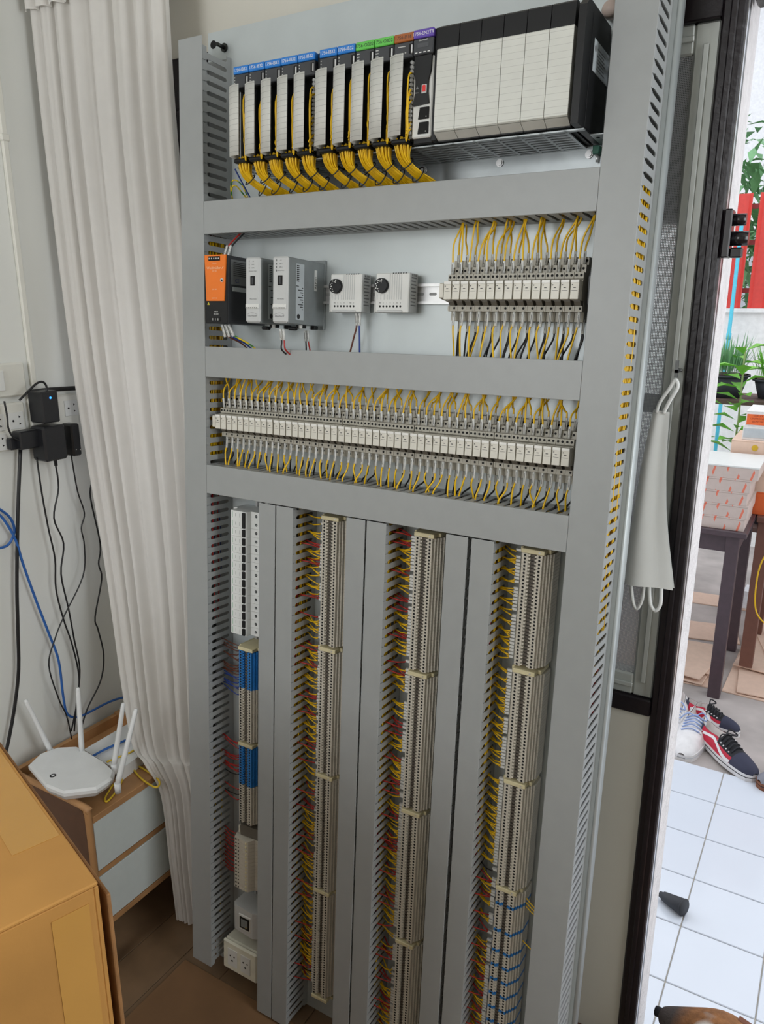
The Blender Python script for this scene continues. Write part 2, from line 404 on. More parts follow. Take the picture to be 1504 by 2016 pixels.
duct(.0605, .8225, *H3, True, 'grey crosswise wiring duct above the columns of terminals')
duct(*U_['A1'], -.045, 1.148, False, 'grey upright wiring duct beside the white circuit breakers')
duct(*U_['A2'], -.045, 1.148, False, 'grey upright duct feeding the terminal column nearest the circuit breakers')
duct(*U_['B1'], -.045, 1.148, False, 'grey upright duct right after the terminal column nearest the breakers')
duct(*U_['B2'], -.045, 1.148, False, 'grey upright duct feeding the middle terminal column')
duct(*U_['C1'], -.045, 1.148, False, 'grey upright duct right after the middle terminal column')
duct(*U_['C2'], -.045, 1.148, False, 'grey upright duct feeding the terminal column nearest the window')

# ---- DIN rails
def din(L, name_label, mw):
    t = thing('din_rail', mw, name_label, 'rail', 'steel mounting rails')
    prof = [(-.0175, .0065), (-.0175, .0075), (-.0125, .0075), (-.0125, .0012), (.0125, .0012), (.0125, .0075), (.0175, .0075), (.0175, .0065), (.0135, .0065), (.0135, .0002), (-.0135, .0002), (-.0135, .0065)]
    MB().prism(prof, 0, L, 'x').build('rail', M_STEEL, t)
    s = MB()
    k = .012
    while k < L - .012:
        s.prism([(k - .006, -.0026), (k + .006, -.0026), (k + .0075, 0), (k + .006, .0026), (k - .006, .0026), (k - .0075, 0)], .0012, .0014, 'z'); k += .025
    s.build('slots', mat('rail_slot_dark', (150, 152, 152), .6), t)
    return t
din(.76, 'steel rail carrying the orange power supply and the thermostats', PT(.062, 1.552, 0))
din(.755, 'steel rail carrying the long row of relays', PT(.065, 1.299, 0))
RZ = Matrix.Rotation(R(90), 4, 'Z')
din(1.14, 'upright steel rail behind the white circuit breakers', PT(.147, 0.0, 0) @ RZ)
din(1.10, 'upright steel rail of the terminal column nearest the breakers', PT(.357, 0.03, 0) @ RZ)
din(1.10, 'upright steel rail of the middle terminal column', PT(.560, 0.03, 0) @ RZ)
din(1.10, 'upright steel rail of the terminal column nearest the window', PT(.762, 0.03, 0) @ RZ)

# ---- rack with plug-in modules
rk = thing('module_rack', PT(0, 0, 0), 'zinc rack with slotted floor that holds the row of plug-in modules', 'rack')
MB().box(.168, .8, 1.77, 1.925, .006, .010).build('back_panel', M_ZINC, rk)
MB().box(.168, .803, 1.7225, 1.768, .0008, .0035, 0, .0004).build('mounting_flange', M_ZINC, rk)
gr = MB()
for k in range(18):
    u = .172 + k * .035 + (.009 if k > 4 else 0)
    gr.box(u - .0022, u + .0022, 1.7645, 1.7665, .006, .108)
    if k < 17:
        for j in range(8): gr.box(u + .0022, u + .0328, 1.7645, 1.7660, .014 + j * .0125, .014 + j * .0125 + .0052)
gr.box(.168, .803, 1.7645, 1.7665, .004, .009).box(.168, .803, 1.7645, 1.7665, .100, .108)
gr.build('slotted_floor', M_ZINC, rk)
MB().box(.803, .8215, 1.7645, 1.766, .004, .075).build('end_bracket', M_ZINC, rk)
for j, (a, c_) in enumerate(((.806, .06), (.81, .045), (.812, .02))): MB().cyl((a + .004, c_), .003, 1.7643, 1.7647, 'y', 8).build('hole', M_HOLE, rk)
for u in (.497, .636, .782):
    MB().cyl((u, 1.7565), .0062, .0035, .006, 'z', 14).cyl((u, 1.7565), .0045, .006, .0085, 'z', 14).cyl((u, 1.7565), .002, .0085, .0087, 'z', 6).build('screw', M_STEEL, rk)
ec = MB().prism([(1.767, .012), (1.767, .131), (1.915, .131), (1.926, .118), (1.926, .012)], .7905, .801, 'x')
ec.build('end_cover', M_BLACK, rk)
MB().box(.801, .8016, 1.770, 1.915, .012, .10, 0, .0002).build('end_plate', M_BLACK, rk)
st_ = MB().box(.8016, .8021, 1.846, 1.887, .012, .088).build('rating_sticker', M_LABEL, rk)
sk = MB().cyl((1.876, .081), .0045, .8021, .8023, 'x', 12)
for j in range(7): sk.box(.8021, .8023, 1.852 + j * .0042, 1.8535 + j * .0042, .03 + .004 * (j % 3), .072 - .006 * (j % 2))
sk.build('sticker_print', M_TXT_G, st_)
gc = thing('ground_clamp', PT(.796, 1.757, .0036), 'small green clamp screwed beside the rack floor', 'clamp')
MB().box(-.005, .005, -.004, .008, 0, .016, 0, .001).build('body', M_GRN, gc)
MB().cyl((0, .006), .0018, -.014, -.002, 'y', 8).build('stud', M_STEEL, gc)
kb = thing('round_knob', PT(.799, 1.948, 0), 'small beige round knob on the plate behind the black rack end', 'knob')
rr_ = [(.0, .004), (.009, .006), (.0125, .012), (.0125, .020), (.009, .027), (.0, .030)]
kk = MB()
for i in range(len(rr_) - 1): kk.cyl((0, 0), max(rr_[i][0], .0005), rr_[i][1], rr_[i + 1][1], 'z', 16, 0, max(rr_[i + 1][0], .0005))
kk.build('cap', mat('knob_beige', (186, 168, 158), .5), kb); MB().cyl((0, 0), .004, 0, .0045, 'z', 10).build('stem', M_STEEL, kb)

HDR = {'b': mat('strip_blue', (34, 122, 206), .4), 'g': mat('strip_green', (98, 196, 80), .4), 'n': mat('strip_brown', (166, 92, 36), .4), 'p': mat('strip_purple', (96, 70, 170), .4)}
door_prof = []
for k in range(9):
    a = k / 8; door_prof.append((.0025 + .0255 * a, .1385 + .0065 * math.sin(min(1, a * 1.6) * math.pi * .5)))
door_poly = door_prof + [(p[0], p[1] - .0016) for p in reversed(door_prof)]
DOORM = MB().prism(door_poly, 1.776, 1.890, 'y', 0, True).prism([(.0022, .112), (.0036, .112), (.0036, .1392), (.0022, .1385)], 1.776, 1.890, 'y').mesh('door', M_DOOR)
def io_module(u, hdr, text, cat_label, leds):
    t = thing('input_output_module', PT(u, 0, 0), cat_label, 'module', 'wired modules in the rack')
    MB().box(.0005, .0345, 1.768, 1.923, .012, .108, 0, .001).build('body', M_BLACK, t)
    MB().box(.0005, .0345, 1.8895, 1.9125, .106, .126, 0, .0015).build('status_panel', M_DKGREY if hdr != 'n' else M_DKGREY, t)
    s = MB().box(.0005, .0345, 1.9128, 1.9248, .106, .1265, 0, .001).build('colour_strip', HDR[hdr], t)
    lettering(text, .0072, T(.0165, 1.9187, .1266), M_TXT_K if hdr in 'gn' else M_TXT_W, s)
    ld = MB()
    if leds:
        for j in range(4): ld.box(.003, .003 + (.0018 if leds == 1 else .005), 1.8935 + j * .0044, 1.8950 + j * .0044, .126, .1263)
    else: ld.box(.008, .021, 1.9055, 1.9068, .126, .1263).box(.020, .0225, 1.8965, 1.8978, .126, .1263)
    ld.build('status_lights', M_LED, t)
    lk = MB().box(.0275, .0335, 1.895, 1.9085, .126, .1266).build('latch_recess', M_HOLE, t)
    MB().box(.0318, .0342, 1.8945, 1.9065, .1262, .1285, 0, .0005).build('latch', M_STEEL, t)
    obj('door', DOORM, t)
    MB().box(.0015, .030, 1.7685, 1.7755, .100, .128, 0, .002).build('wire_collar', M_BLACK, t)
    tb = MB()
    for j in range(17): tb.cyl((.0318, 1.784 + j * .0062), .0026, .112, .124, 'z', 8)
    tb.box(.026, .0345, 1.778, 1.887, .106, .112).build('terminal_strip', M_LGREY, t)
    return t
slots = [.176 + .035 * k + (.009 if k > 4 else 0) for k in range(17)]
LBL = [('b', '1756-IB32')] * 5 + [('b', '1756-IB32')] * 2 + [('g', '1756-OB32')] * 2 + [('n', '1756-IF16')]
LT = {'b': 'black plug-in module with blue strip and white lined door', 'g': 'black plug-in module with green strip and white lined door', 'n': 'black plug-in module with brown strip and white lined door'}
for k in range(10):
    h, tx = LBL[k]
    lab = LT[h] + (', %s from the tall duct' % nth(k + 1) if k < 5 else (', just after the dark divider' if k == 5 else (', next to a green one' if k == 6 else (', next to a blue one' if k == 7 else (', next to the brown one' if k == 8 else '')))))
    io_module(slots[k], h, tx, lab, {'b': 1, 'g': 2, 'n': 0}[h])
MB().box(.3515, .3595, 1.768, 1.924, .012, .118, 0, .001).build('rack_divider', M_BLACK, rk)
# network module
u = slots[10]
en = thing('network_module', PT(u, 0, 0), 'black and white network module with purple strip and red port', 'module')
MB().box(.0005, .0345, 1.768, 1.923, .012, .116, 0, .001).build('body', M_BLACK, en)
MB().box(.0005, .0345, 1.890, 1.9125, .114, .128, 0, .0015).build('display_panel', M_DKGREY, en)
s = MB().box(.0005, .0345, 1.9128, 1.9248, .114, .1285, 0, .001).build('colour_strip', HDR['p'], en)
lettering('1756-EN2TR', .0068, T(.0172, 1.9187, .1286), M_TXT_W, s)
MB().box(.008, .027, 1.8995, 1.9055, .128, .1284).build('display', mat('display_dim', (74, 76, 80), .3), en)
lettering('EtherNet/IP', .0032, T(.0175, 1.9095, .1284), M_TXT_W, en)
ld = MB()
for j in range(4): ld.box(.004 + j * .0072, .008 + j * .0072, 1.8925, 1.8938, .128, .1283)
ld.build('status_lights', M_TXT_W, en)
MB().box(.0005, .0345, 1.775, 1.8895, .115, .1225, 0, .002).build('white_bezel', M_WHITE, en)
MB().prism([(.003, 1.889), (.032, 1.889), (.0315, 1.868), (.0275, 1.855), (.0275, 1.838), (.030, 1.822), (.003, 1.820), (.0055, 1.838), (.0055, 1.855), (.0025, 1.868)], .1222, .1262, 'z').build('black_insert', M_BLACK, en)
p_ = MB().box(.0175, .0262, 1.836, 1.8485, .126, .1278, 0, .0006).build('usb_port', M_LGREY, en)
MB().prism([(.0192, 1.838), (.0247, 1.838), (.0247, 1.8462), (.0235, 1.8472), (.0204, 1.8472), (.0192, 1.8462)], .1277, .1284, 'z').build('usb_insert', mat('usb_red', (226, 42, 40), .4), p_)
MB().prism([(.007, 1.843), (.012, 1.843), (.0095, 1.8475)], .1262, .1264, 'z').build('warning_mark', M_TXT_G, en)
MB().box(.007, .012, 1.8375, 1.8384, .1262, .1264).cyl((.0075, 1.838), .0009, .1262, .1265, 'z', 8).build('usb_mark', M_TXT_G, en)
for v in (1.801, 1.780):
    j = MB().prism([(.012, v), (.030, v), (.030, v + .0165), (.0145, v + .0165)], .1224, .1245, 'z').build('network_socket', M_HOLE, en)
    MB().cyl((.026, v + .003), .0008, .1245, .1248, 'z', 6).build('socket_light', M_TXT_W, j)
MB().box(.0345, .0425, 1.768, 1.925, .012, .122, 0, .001).build('rack_divider', M_BLACK, rk, T(u, 0, 0))
# blank filler modules
FILLM = MB().prism([(1.7775, .1145), (1.7785, .128), (1.780, .1303), (1.891, .1303), (1.8925, .129), (1.8925, .1145)], .0005, .0343, 'x').mesh('blank_door', M_FILL)
FLIP = MB().prism([(1.7685, .108), (1.7685, .1125), (1.7775, .1285), (1.7775, .108)], .0005, .0343, 'x').mesh('bottom_lip', mat('filler_lip', (196, 195, 188), .45))
FTOP = MB().prism([(1.8925, .1145), (1.8925, .1285), (1.9215, .1275), (1.925, .123), (1.925, .1145)], .0006, .0342, 'x').mesh('black_top', M_BLACK)
for k in range(6):
    f = thing('filler_module', PT(slots[11] + .0075 + k * .0347, 0, 0), 'blank white filler module with black top, %s from the network module' % nth(k + 1), 'module', 'blank modules at the end of the rack')
    MB().box(.0005, .0343, 1.768, 1.924, .012, .1143).build('body', M_BLACK, f)
    obj('blank_door', FILLM, f); obj('bottom_lip', FLIP, f); obj('black_top', FTOP, f)

# ---- bundles of yellow wire dropping out of the wired modules into the duct
def bundle(k):
    u = slots[k]
    b = thing('wire_bundle', PT(u, 0, 0), 'yellow wire bundle with black ties, %s from the tall duct by the curtain' % nth(k + 1), 'wire bundle', 'wire bundles under the modules')
    rnd = random.Random(k); mb = MB(); sx = .020 + rnd.uniform(-.004, .006)
    path = [Vector(p) for p in ((.0155, 1.775, .112), (.0155, 1.757, .110), (.017, 1.745, .100), (.017 + sx * .5, 1.732, .080), (.017 + sx, 1.722, .058), (.019 + sx * 1.2, 1.705, .04))]
    nw = 34
    for i in range(nw):
        a = i * 2.399; r = .0122 * math.sqrt((i + .5) / nw)
        ox, oz = r * math.cos(a), r * .8 * math.sin(a)
        pts = []
        for j, p in enumerate(path):
            spread = (1.25, .95, .82, .95, 1.15, 1.4)[j]
            pts.append(p + Vector((ox * spread + rnd.uniform(-.0008, .0008), oz * spread * .35, oz * spread)))
        if i % 4 == 0:   # wires that climb the terminal strip beside the door
            top = 1.79 + .09 * rnd.random()
            pts = [Vector((.0325 + rnd.uniform(-.001, .001), top, .121)), Vector((.0320 + rnd.uniform(-.0012, .0016), top - .012, .131 + rnd.uniform(0, .004))), Vector((.0312 + rnd.uniform(-.0015, .002), 1.785, .130)), Vector((.0270, 1.7705, .124))] + pts
        mb.tube(cat_spline(pts, 4), .0014, 5, 1 if (k in (7, 8) and i == 7) else 0)
    mb.build('wires', [M_YEL, M_RED], b)
    for j, (c, rr) in enumerate(((path[2], .0118), (path[3], .0132))):
        d = (path[3] - path[1]).normalized() if j == 0 else (path[4] - path[2]).normalized()
        e1 = d.cross(Vector((0, 0, 1))).normalized(); e2 = d.cross(e1).normalized()
        ring = [c + e1 * (rr * math.cos(2 * math.pi * q_ / 18)) + e2 * (rr * .92 * math.sin(2 * math.pi * q_ / 18)) for q_ in range(19)]
        MB().tube(ring, .0011, 5).build('cable_tie', M_BLK, b)
for k in range(10): bundle(k)
lw = MB().tube(cat_spline([(.152, 1.722, .03), (.162, 1.745, .05), (.178, 1.758, .06), (.19, 1.75, .05), (.196, 1.722, .035)], 5), .0013, 6).tube(cat_spline([(.156, 1.722, .035), (.168, 1.74, .055), (.182, 1.748, .058), (.192, 1.722, .03)], 5), .0013, 6)
lw.build('loose_wire', M_YG, None, PT(-.06, 0, 0), label='loose green and yellow wire loop beside the first wire bundle', cat='wire')
MB().tube(cat_spline([(.140, 1.722, .03), (.137, 1.745, .05), (.130, 1.775, .07)], 5), .0014, 6).build('loose_wire', M_DBLUE, None, PT(0, 0, 0), label='loose dark blue wire beside the first wire bundle', cat='wire')

# ---- orange power supply
ps = thing('power_supply', PT(.099, 1.491, 0), 'orange and black power supply next to the tall duct', 'power supply')
MB().box(.001, .055, .001, .1235, .008, .117, 0, .001).build('case', M_DKGREY, ps)
MB().box(.0, .056, .0, .1245, .1165, .1195, 0, .0015).build('front_frame', M_BLACK, ps)
of = MB().prism([(.0015, .124), (.0545, .124), (.0495, .041), (.0055, .041)], .1195, .122, 'z').build('orange_front', M_ORANGE, ps)
tb = MB().box(.012, .0405, .1135, .1215, .122, .1232, 0, .0005).build('terminal_block', M_HOLE, of)
pins = MB()
for j in range(5): pins.cyl((.0148 + j * .0057, .1175), .0015, .1232, .1236, 'z', 8)
pins.build('screws', M_STEEL, tb)
lettering('Weidmüller', .0072, T(.0245, .1005, .1222), mat('print_pale_orange', (250, 205, 165), .5, var=0), of)
MB().prism([(.0445, .098), (.049, .103), (.0475, .103), (.045, .1)], .122, .1222, 'z').build('logo', MATS['print_pale_orange'], of)
for sz, bd, v in ((.003, 'PROeco', .109), (.0032, '24V 10A', .095), (.0034, 'DC OK', .062), (.003, 'INPUT AC', .046)):
    lettering(bd, sz, T(.0265, v, .1222), MATS['print_pale_orange'], of)
MB().cyl((.045, .0785), .0036, .122, .1232, 'z', 14).build('adjust_ring', M_LGREY, of)
MB().cyl((.0455, .078), .0018, .1232, .1235, 'z', 10).build('adjust_hole', M_HOLE, of)
MB().prism([(.0055, .034), (.0115, .034), (.0085, .0395)], .1195, .1198, 'z').build('warning_triangle', mat('warning_yellow', (214, 200, 60), .5), ps)
lettering('INPUT', .0032, T(.0275, .0215, .1197), M_TXT_W, ps); lettering('100-240V', .0032, T(.0275, .0170, .1197), M_TXT_W, ps)
tb = MB().box(.0165, .038, .004, .0115, .1195, .1205, 0, .0005).build('terminal_block', M_HOLE, ps)
pins = MB()
for j in range(3): pins.box(.0192 + j * .0066, .0205 + j * .0066, .0055, .0095, .1205, .1208)
pins.build('screws', M_STEEL, tb)
sd = MB().box(.055, .0555, .072, .117, .035, .108).build('rating_label', mat('label_dim', (122, 126, 128), .5), ps)
pr_ = MB()
for j in range(8): pr_.box(.0555, .0557, .088 + j * .0034, .0894 + j * .0034, .042 + (j % 3) * .004, .102)
pr_.build('label_print', M_TXT_K, sd); lettering('CE', .010, Matrix.Translation((.0558, .079, .092)) @ Matrix.Rotation(R(90), 4, 'Y'), mat('print_navy', (30, 40, 110), .5, var=0), sd)
MB().box(.055, .0554, .060, .068, .06, .105).build('barcode_label', M_LABEL, ps)
def sleeved(pts, r, m, sl, label, group=None, rs=.0024, mw=None, cat='wire'):
    """a wire that is one thing, with its printed white sleeve as a part; sl = length of sleeve from the first point"""
    P = cat_spline(pts, 5); w = MB().tube(P, r, 6).build('wire', m, None, mw if mw is not None else PT(0, 0, 0), label=label, cat=cat, group=group)
    a = Vector(pts[0]); d = (P[3] - P[0]).normalized()
    MB().tube([a, a + d * sl], rs, 7).tube([a + d * sl * .2 + Vector((0, 0, rs * .75)), a + d * sl * .8 + Vector((0, 0, rs * .75))], rs * .36, 4, 1).build('marker_sleeve', [M_WHITE, M_TXT_K], w)
    return w
for k in range(2): sleeved([(.128 + k * .009, 1.612, .10), (.131 + k * .009, 1.632, .092), (.137 + k * .009, 1.655, .07), (.14 + k * .008, 1.67, .05)], .0016, M_RED if k == 0 else M_BLK, .024, 'red wire entering the top of the orange power supply' if k == 0 else 'black wire entering the top of the orange power supply')
for k in range(3): sleeved([(.124 + k * .008, 1.490, .10), (.130 + k * .010, 1.470, .095), (.150 + k * .009, 1.456, .075), (.158 + k * .012, 1.436, .05)], .0017, (M_BRN, M_DBLUE, M_YG)[k], .024, ('brown', 'blue', 'green and yellow')[k] + ' wire leaving the bottom of the orange power supply', rs=.0032)

# ---- grey interface units
def gateway(u, label):
    g = thing('interface_unit', PT(u, 1.493, 0), label, 'interface unit')
    MB().box(.001, .0335, .0, .115, .006, .114, 0, .0015).build('case', M_MGREY, g)
    MB().box(.0, .0345, .001, .1155, .1135, .120, 0, .003).build('front', M_LGREY, g)
    for j, b_ in enumerate(('OK', 'LINK 1', 'LINK 2', 'DEVICE PORT')):
        lettering(b_, .0026, T(.0195, .1085 - j * .0058, .1201), M_TXT_G, g)
        MB().box(.0095, .0105, .107 - j * .0058, .1105 - j * .0058, .120, .1203).build('status_light', M_TXT_K, g)
    p = MB().box(.0125, .0235, .066, .083, .1195, .1206, 0, .0006).build('port', M_HOLE, g)
    MB().box(.0165, .0200, .0685, .0805, .1206, .1212).build('port_tongue', M_DKGREY, p)
    lettering('Allen-Bradley', .0029, T(.0190, .0425, .1201), M_TXT_G, g);
    MB().box(.002, .0325, .0255, .0335, .120, .1212, 0, .0004).build('label_slot', M_WHITE, g)
    ms = MB()
    for j in range(6): ms.box(.004 + j * .0046, .007 + j * .0046, .0262, .0278, .1212, .1214)
    ms.build('label_marks', M_TXT_K, g)
    lettering('EtherNet/IP', .0044, T(.0175, .0125, .1201), M_TXT_G, g)
    arc = MB().tube([(.006 + .022 * q_ / 10, .0155 + .0028 * math.sin(math.pi * q_ / 10), .1201) for q_ in range(11)], .0002, 4); arc.build('logo_arc', M_TXT_G, g)
    sl = MB().box(.0335, .0339, .008, .106, .070, .094).build('rating_label', M_LABEL, g)
    pr = MB().cyl((.014, .086), .0045, .0339, .0341, 'x', 12)
    for j in range(9): pr.box(.0339, .0341, .075 + j * .0033, .0768 + j * .0033, .085, .092)
    for j in range(10): pr.box(.0339, .0341, .026 + j * .0042, .0275 + j * .0042, .073, .076 + .006 * ((j * 7) % 3))
    pr.box(.0339, .0342, .0665, .0678, .086, .094).build('label_print', M_TXT_K, sl)
    s2 = MB().box(.0335, .0339, .063, .100, .030, .038).build('name_sticker', M_WHITE, g)
    lettering('ALP-01', .0075, Matrix.Translation((.0341, .078, .034)) @ Matrix.Rotation(R(90), 4, 'Y') @ Matrix.Rotation(R(90), 4, 'Z'), M_TXT_K, s2)
    MB().box(.0, .0345, -.006, .121, .0, .0065, 0, .001).build('mounting_foot', M_MGREY, g)
    cl = MB().box(.010, .026, -.006, .0005, .050, .062, 0, .001).box(.008, .022, -.0105, -.004, .070, .084, 0, .002).box(.020, .030, -.007, .0, .018, .03, 0, .001); cl.build('plug', M_BLACK, g)
    MB().cyl((.024, .066), .0035, -.007, .0, 'y', 10).build('plug_cap', M_WHITE, g)
    return g
gateway(.198, 'grey interface unit standing right beside the orange power supply')
gateway(.261, 'grey interface unit with ALP-01 sticker on its bare side')
for i, (u, w_) in enumerate(((.264, .098), (.272, .034))):
    for k in range(2):
        sleeved([(u + k * .006, 1.484, w_), (u + .001 + k * .006, 1.462, w_ - .002), (u - .001 + k * .009, 1.446, w_ - .006), (u + k * .008, 1.430, .06 if w_ > .04 else .03)], .0015, M_BLK if k == 0 else M_RED, .020, ('black' if k == 0 else 'red') + (' wire in the front plug under the unit with the ALP-01 sticker' if i == 0 else ' wire in the rear plug under the unit with the ALP-01 sticker'), rs=.0028)

# ---- thermostats
def thermostat(u, label):
    t = thing('thermostat', PT(u, 1.518, 0), label, 'thermostat')
    MB().box(.0, .067, .0005, .067, .008, .036, 0, .001).build('case', M_LGREY, t)
    f = MB().box(.0, .067, .0, .067, .0355, .0405, 0, .0015)
    f.box(-.002, .0, 0, .038, .01, .0395).build('front', M_WHITE, t)
    rb = MB()
    for j in range(6): rb.box(.029 + j * .0045, .0298 + j * .0045, .022, .0655, .0405, .0413)
    for j in range(4): rb.box(.004 + j * .0068, .0048 + j * .0068, .022, .031, .0405, .0411)
    rb.build('ribs', M_LGREY, t)
    vt = MB()
    for j in range(6): vt.box(.034 + j * .005, .0362 + j * .005, .0655, .0672, .036, .0406)
    vt.build('vents', M_HOLE, t)
    kn = MB().cyl((.0135, .0455), .0132, .0405, .0475, 'z', 28, 0, .0125).build('dial', M_BLACK, t)
    mk = MB()
    for j in range(9):
        a = R(75 + j * 22); rr = .0098 if j % 2 == 0 else .0074
        mk.cyl((.0135 + rr * math.cos(a), .0455 + rr * math.sin(a)), .0011, .0475, .0477, 'z', 8)
    mk.box(.0148, .0156, .0505, .0565, .0475, .0477).build('dial_marks', M_TXT_W, kn)
    hs = MB()
    for j in range(7): hs.cyl((.010 + j * .0069, .0105), .0019, .0405, .0408, 'z', 10)
    hs.build('screw_holes', M_HOLE, t)
    MB().box(.005, .056, .0, .0042, .0405, .043, 0, .001).build('terminal_ledge', M_LGREY, t)
    for j, b_ in enumerate(('NO', 'C', 'L', 'O', '1', 'NC', '2')): lettering(b_, .0028, T(.010 + j * .0069, .0162, .0406), M_TXT_K, t)
    sd = MB()
    for j in range(9): sd.box(.067, .0672, .012 + j * .0058, .0142 + j * .0058, .014 + (j % 2) * .003, .032)
    sd.build('side_print', M_TXT_G, t)
    lettering('SK 3110', .0048, Matrix.Translation((.0672, .0635, .023)) @ Matrix.Rotation(R(90), 4, 'Y'), M_TXT_K, t)
thermostat(.333, 'white thermostat with black dial and two wires below')
thermostat(.430, 'white thermostat with black dial and no wires')
sleeved([(.383, 1.517, .028), (.384, 1.494, .028), (.379, 1.475, .028), (.370, 1.447, .026), (.366, 1.436, .026)], .0018, M_BRN, .022, 'brown wire below the wired thermostat', rs=.003)
sleeved([(.390, 1.517, .028), (.390, 1.494, .028), (.391, 1.475, .028), (.391, 1.447, .026), (.391, 1.436, .026)], .0018, M_DBLUE, .022, 'blue wire below the wired thermostat', rs=.003)

# ---- plug-in relays: one pattern, copied along both rails
RS_BODY = MB()   # grey socket, stepped in (v, w), 14.4 mm wide
RS_BODY.prism([(-.046, .008), (-.046, .036), (-.0315, .036), (-.0315, .049), (-.0225, .049), (-.0225, .040), (-.015, .040), (-.015, .055), (.015, .055), (.015, .050), (.0175, .054), (.0265, .054), (.0265, .044), (.0385, .044), (.0385, .033), (.051, .033), (.051, .008)], -.0072, .0072, 'x')
for x in (-.0036, .0036): RS_BODY.cyl((x, .0222), .0021, .0540, .0544, 'z', 8, 1)
for x, v, w in ((.003, .033, .0440), (.003, .0455, .0330), (-.003, .0330, .0440), (.0042, -.0265, .0490), (-.0012, -.039, .0360), (.0045, .0455, .0330)): RS_BODY.cyl((x, v), .0020, w, w + .0004, 'z', 8, 1)
RS_BODY.box(-.0072, -.0045, -.0305, -.0235, .049, .0502).box(-.0072, .0072, .0268, .0275, .044, .0455).box(-.0072, .0072, .0388, .0393, .033, .0345)
RS_BODY = RS_BODY.mesh('socket', [M_RGREY, M_HOLE])
RS_REL = MB().box(-.0064, .0064, -.0142, .0142, .055, .0705, 0, .0006).mesh('relay_block', M_RWHITE)
RS_TOP = MB().box(-.0064, .0064, .0098, .0143, .0704, .0714, 0, .0003).mesh('release_tab', mat('relay_tab_white', (232, 231, 226), .4))
RS_LEV = MB().prism([(-.0225, .040), (-.0225, .052), (-.0165, .058), (-.0145, .058), (-.0145, .040)], -.0035, .0062, 'x').mesh('lever', M_RDARK)
RS_MRK = MB().cyl((-.0038, .0068), .0009, .0705, .0708, 'z', 8).box(-.0020, .0018, .0022, .0034, .0705, .0707).box(-.0045, .0045, -.0016, -.0011, .0705, .0706).mesh('marks', M_TXT_K)
def relay(u, v, label, group):
    t = thing('relay', PT(u, v, 0), label, 'relay', group)
    for nm, me in (('socket', RS_BODY), ('relay_block', RS_REL), ('release_tab', RS_TOP), ('lever', RS_LEV), ('marks', RS_MRK)): obj(nm, me, t)
    return t
V2, V3 = 1.552, 1.299
r2u = [.5855 + .01515 * k for k in range(15)]
r3u = [.083 + .01492 * k + (.0012 * (k // 10)) - .0002 * k * .5 for k in range(49)]
sc = (.8055 - .083) / (r3u[-1] - r3u[0]); r3u = [.083 + (x - .083) * sc for x in r3u]
for k, u in enumerate(r2u): relay(u, V2, 'light grey plug-in relay of the short row, %s from the thermostats' % nth(k + 1), 'relays of the short row')
for k, u in enumerate(r3u): relay(u, V3, 'light grey plug-in relay of the long row, %s from the curtain end' % nth(k + 1), 'relays of the long row')
def row_wires(us, v, vtop, vbot, ltop, lbot, lblk, g, dbl_black):
    for i, u in enumerate(us):
        rnd = random.Random(i * 7 + int(v * 1000))
        for q_ in range(2):
            uu = u + (-.0035 if q_ == 0 else .0012); v0 = v + (.028 if q_ == 0 else .040); w0 = .047 if q_ == 0 else .036
            tgt = round((u + .004) / .027) * .027 + rnd.uniform(-.003, .003)
            h = vtop - v0
            sleeved([(uu, v0, w0), (uu + .001, v0 + .019 + .006 * q_, w0 + .003), (uu + (tgt - uu) * .25 + rnd.uniform(-.002, .002), v0 + h * .6, w0 + .001), (tgt, vtop - .004, .038 + rnd.uniform(-.012, .012)), (tgt, vtop + .012, .036)], .00155, M_YEL, .019, ltop, g, .0023)
        tgt = u + rnd.uniform(-.009, .007)
        sleeved([(u + .0025, v - .0310, .045), (u + .0028, v - .049, .047), (u + .001 + rnd.uniform(-.003, .003), v - .066, .048), (tgt, vbot + .002, .048 + rnd.uniform(-.008, .01)), (tgt, vbot - .012, .046)], .00155, M_YEL, .024, lbot, g + ' below', .0023)
        for q_ in range(2 if (dbl_black and i % 2 == 0) else 1):
            t2 = u + rnd.uniform(-.012, .004) + q_ * .006
            sleeved([(u + .006, v - .042, .030), (u + .0062, v - .060, .031), (u + .005 + q_ * .002, v - .074, .031), (t2, vbot + .002, .028 + q_ * .006), (t2, vbot - .012, .028)], .0016, M_BLK, .022, lblk, g + ' black', .0023)
row_wires(r2u, V2, H1[0], H2[1], 'yellow sleeved wire rising from the short relay row', 'yellow sleeved wire hanging from the short relay row', 'black sleeved wire hanging from the short relay row', 'wires of the short relay row', True)
row_wires(r3u, V3, H2[0], H3[1], 'yellow sleeved wire rising from the long relay row', 'yellow sleeved wire hanging from the long relay row', 'black sleeved wire hanging from the long relay row', 'wires of the long relay row', False)
# end stops of the relay rows
for (u, v, lab) in ((.5745, V2, 'beige end stop at the first relay of the short row'), (.0715, V3, 'beige end stop at the first relay of the long row')):
    e = thing('end_stop', PT(u, v, 0), lab, 'end stop')
    MB().prism([(-.018, .006), (-.018, .02), (-.012, .068), (.012, .068), (.018, .02), (.018, .006)], -.004, .0035, 'x').build('body', M_RGREY, e); MB().box(-.004, .0035, -.011, .011, .068, .0695, 0, .0004).build('marker', M_RWHITE, e)
e = thing('end_stop', PT(.8155, V2, 0), 'dark end plate closing the short relay row beside the tall duct', 'end stop')
MB().prism([(-.046, .008), (-.046, .036), (-.02, .052), (.02, .056), (.051, .036), (.051, .008)], -.0022, .004, 'x').build('body', M_DKGREY, e)

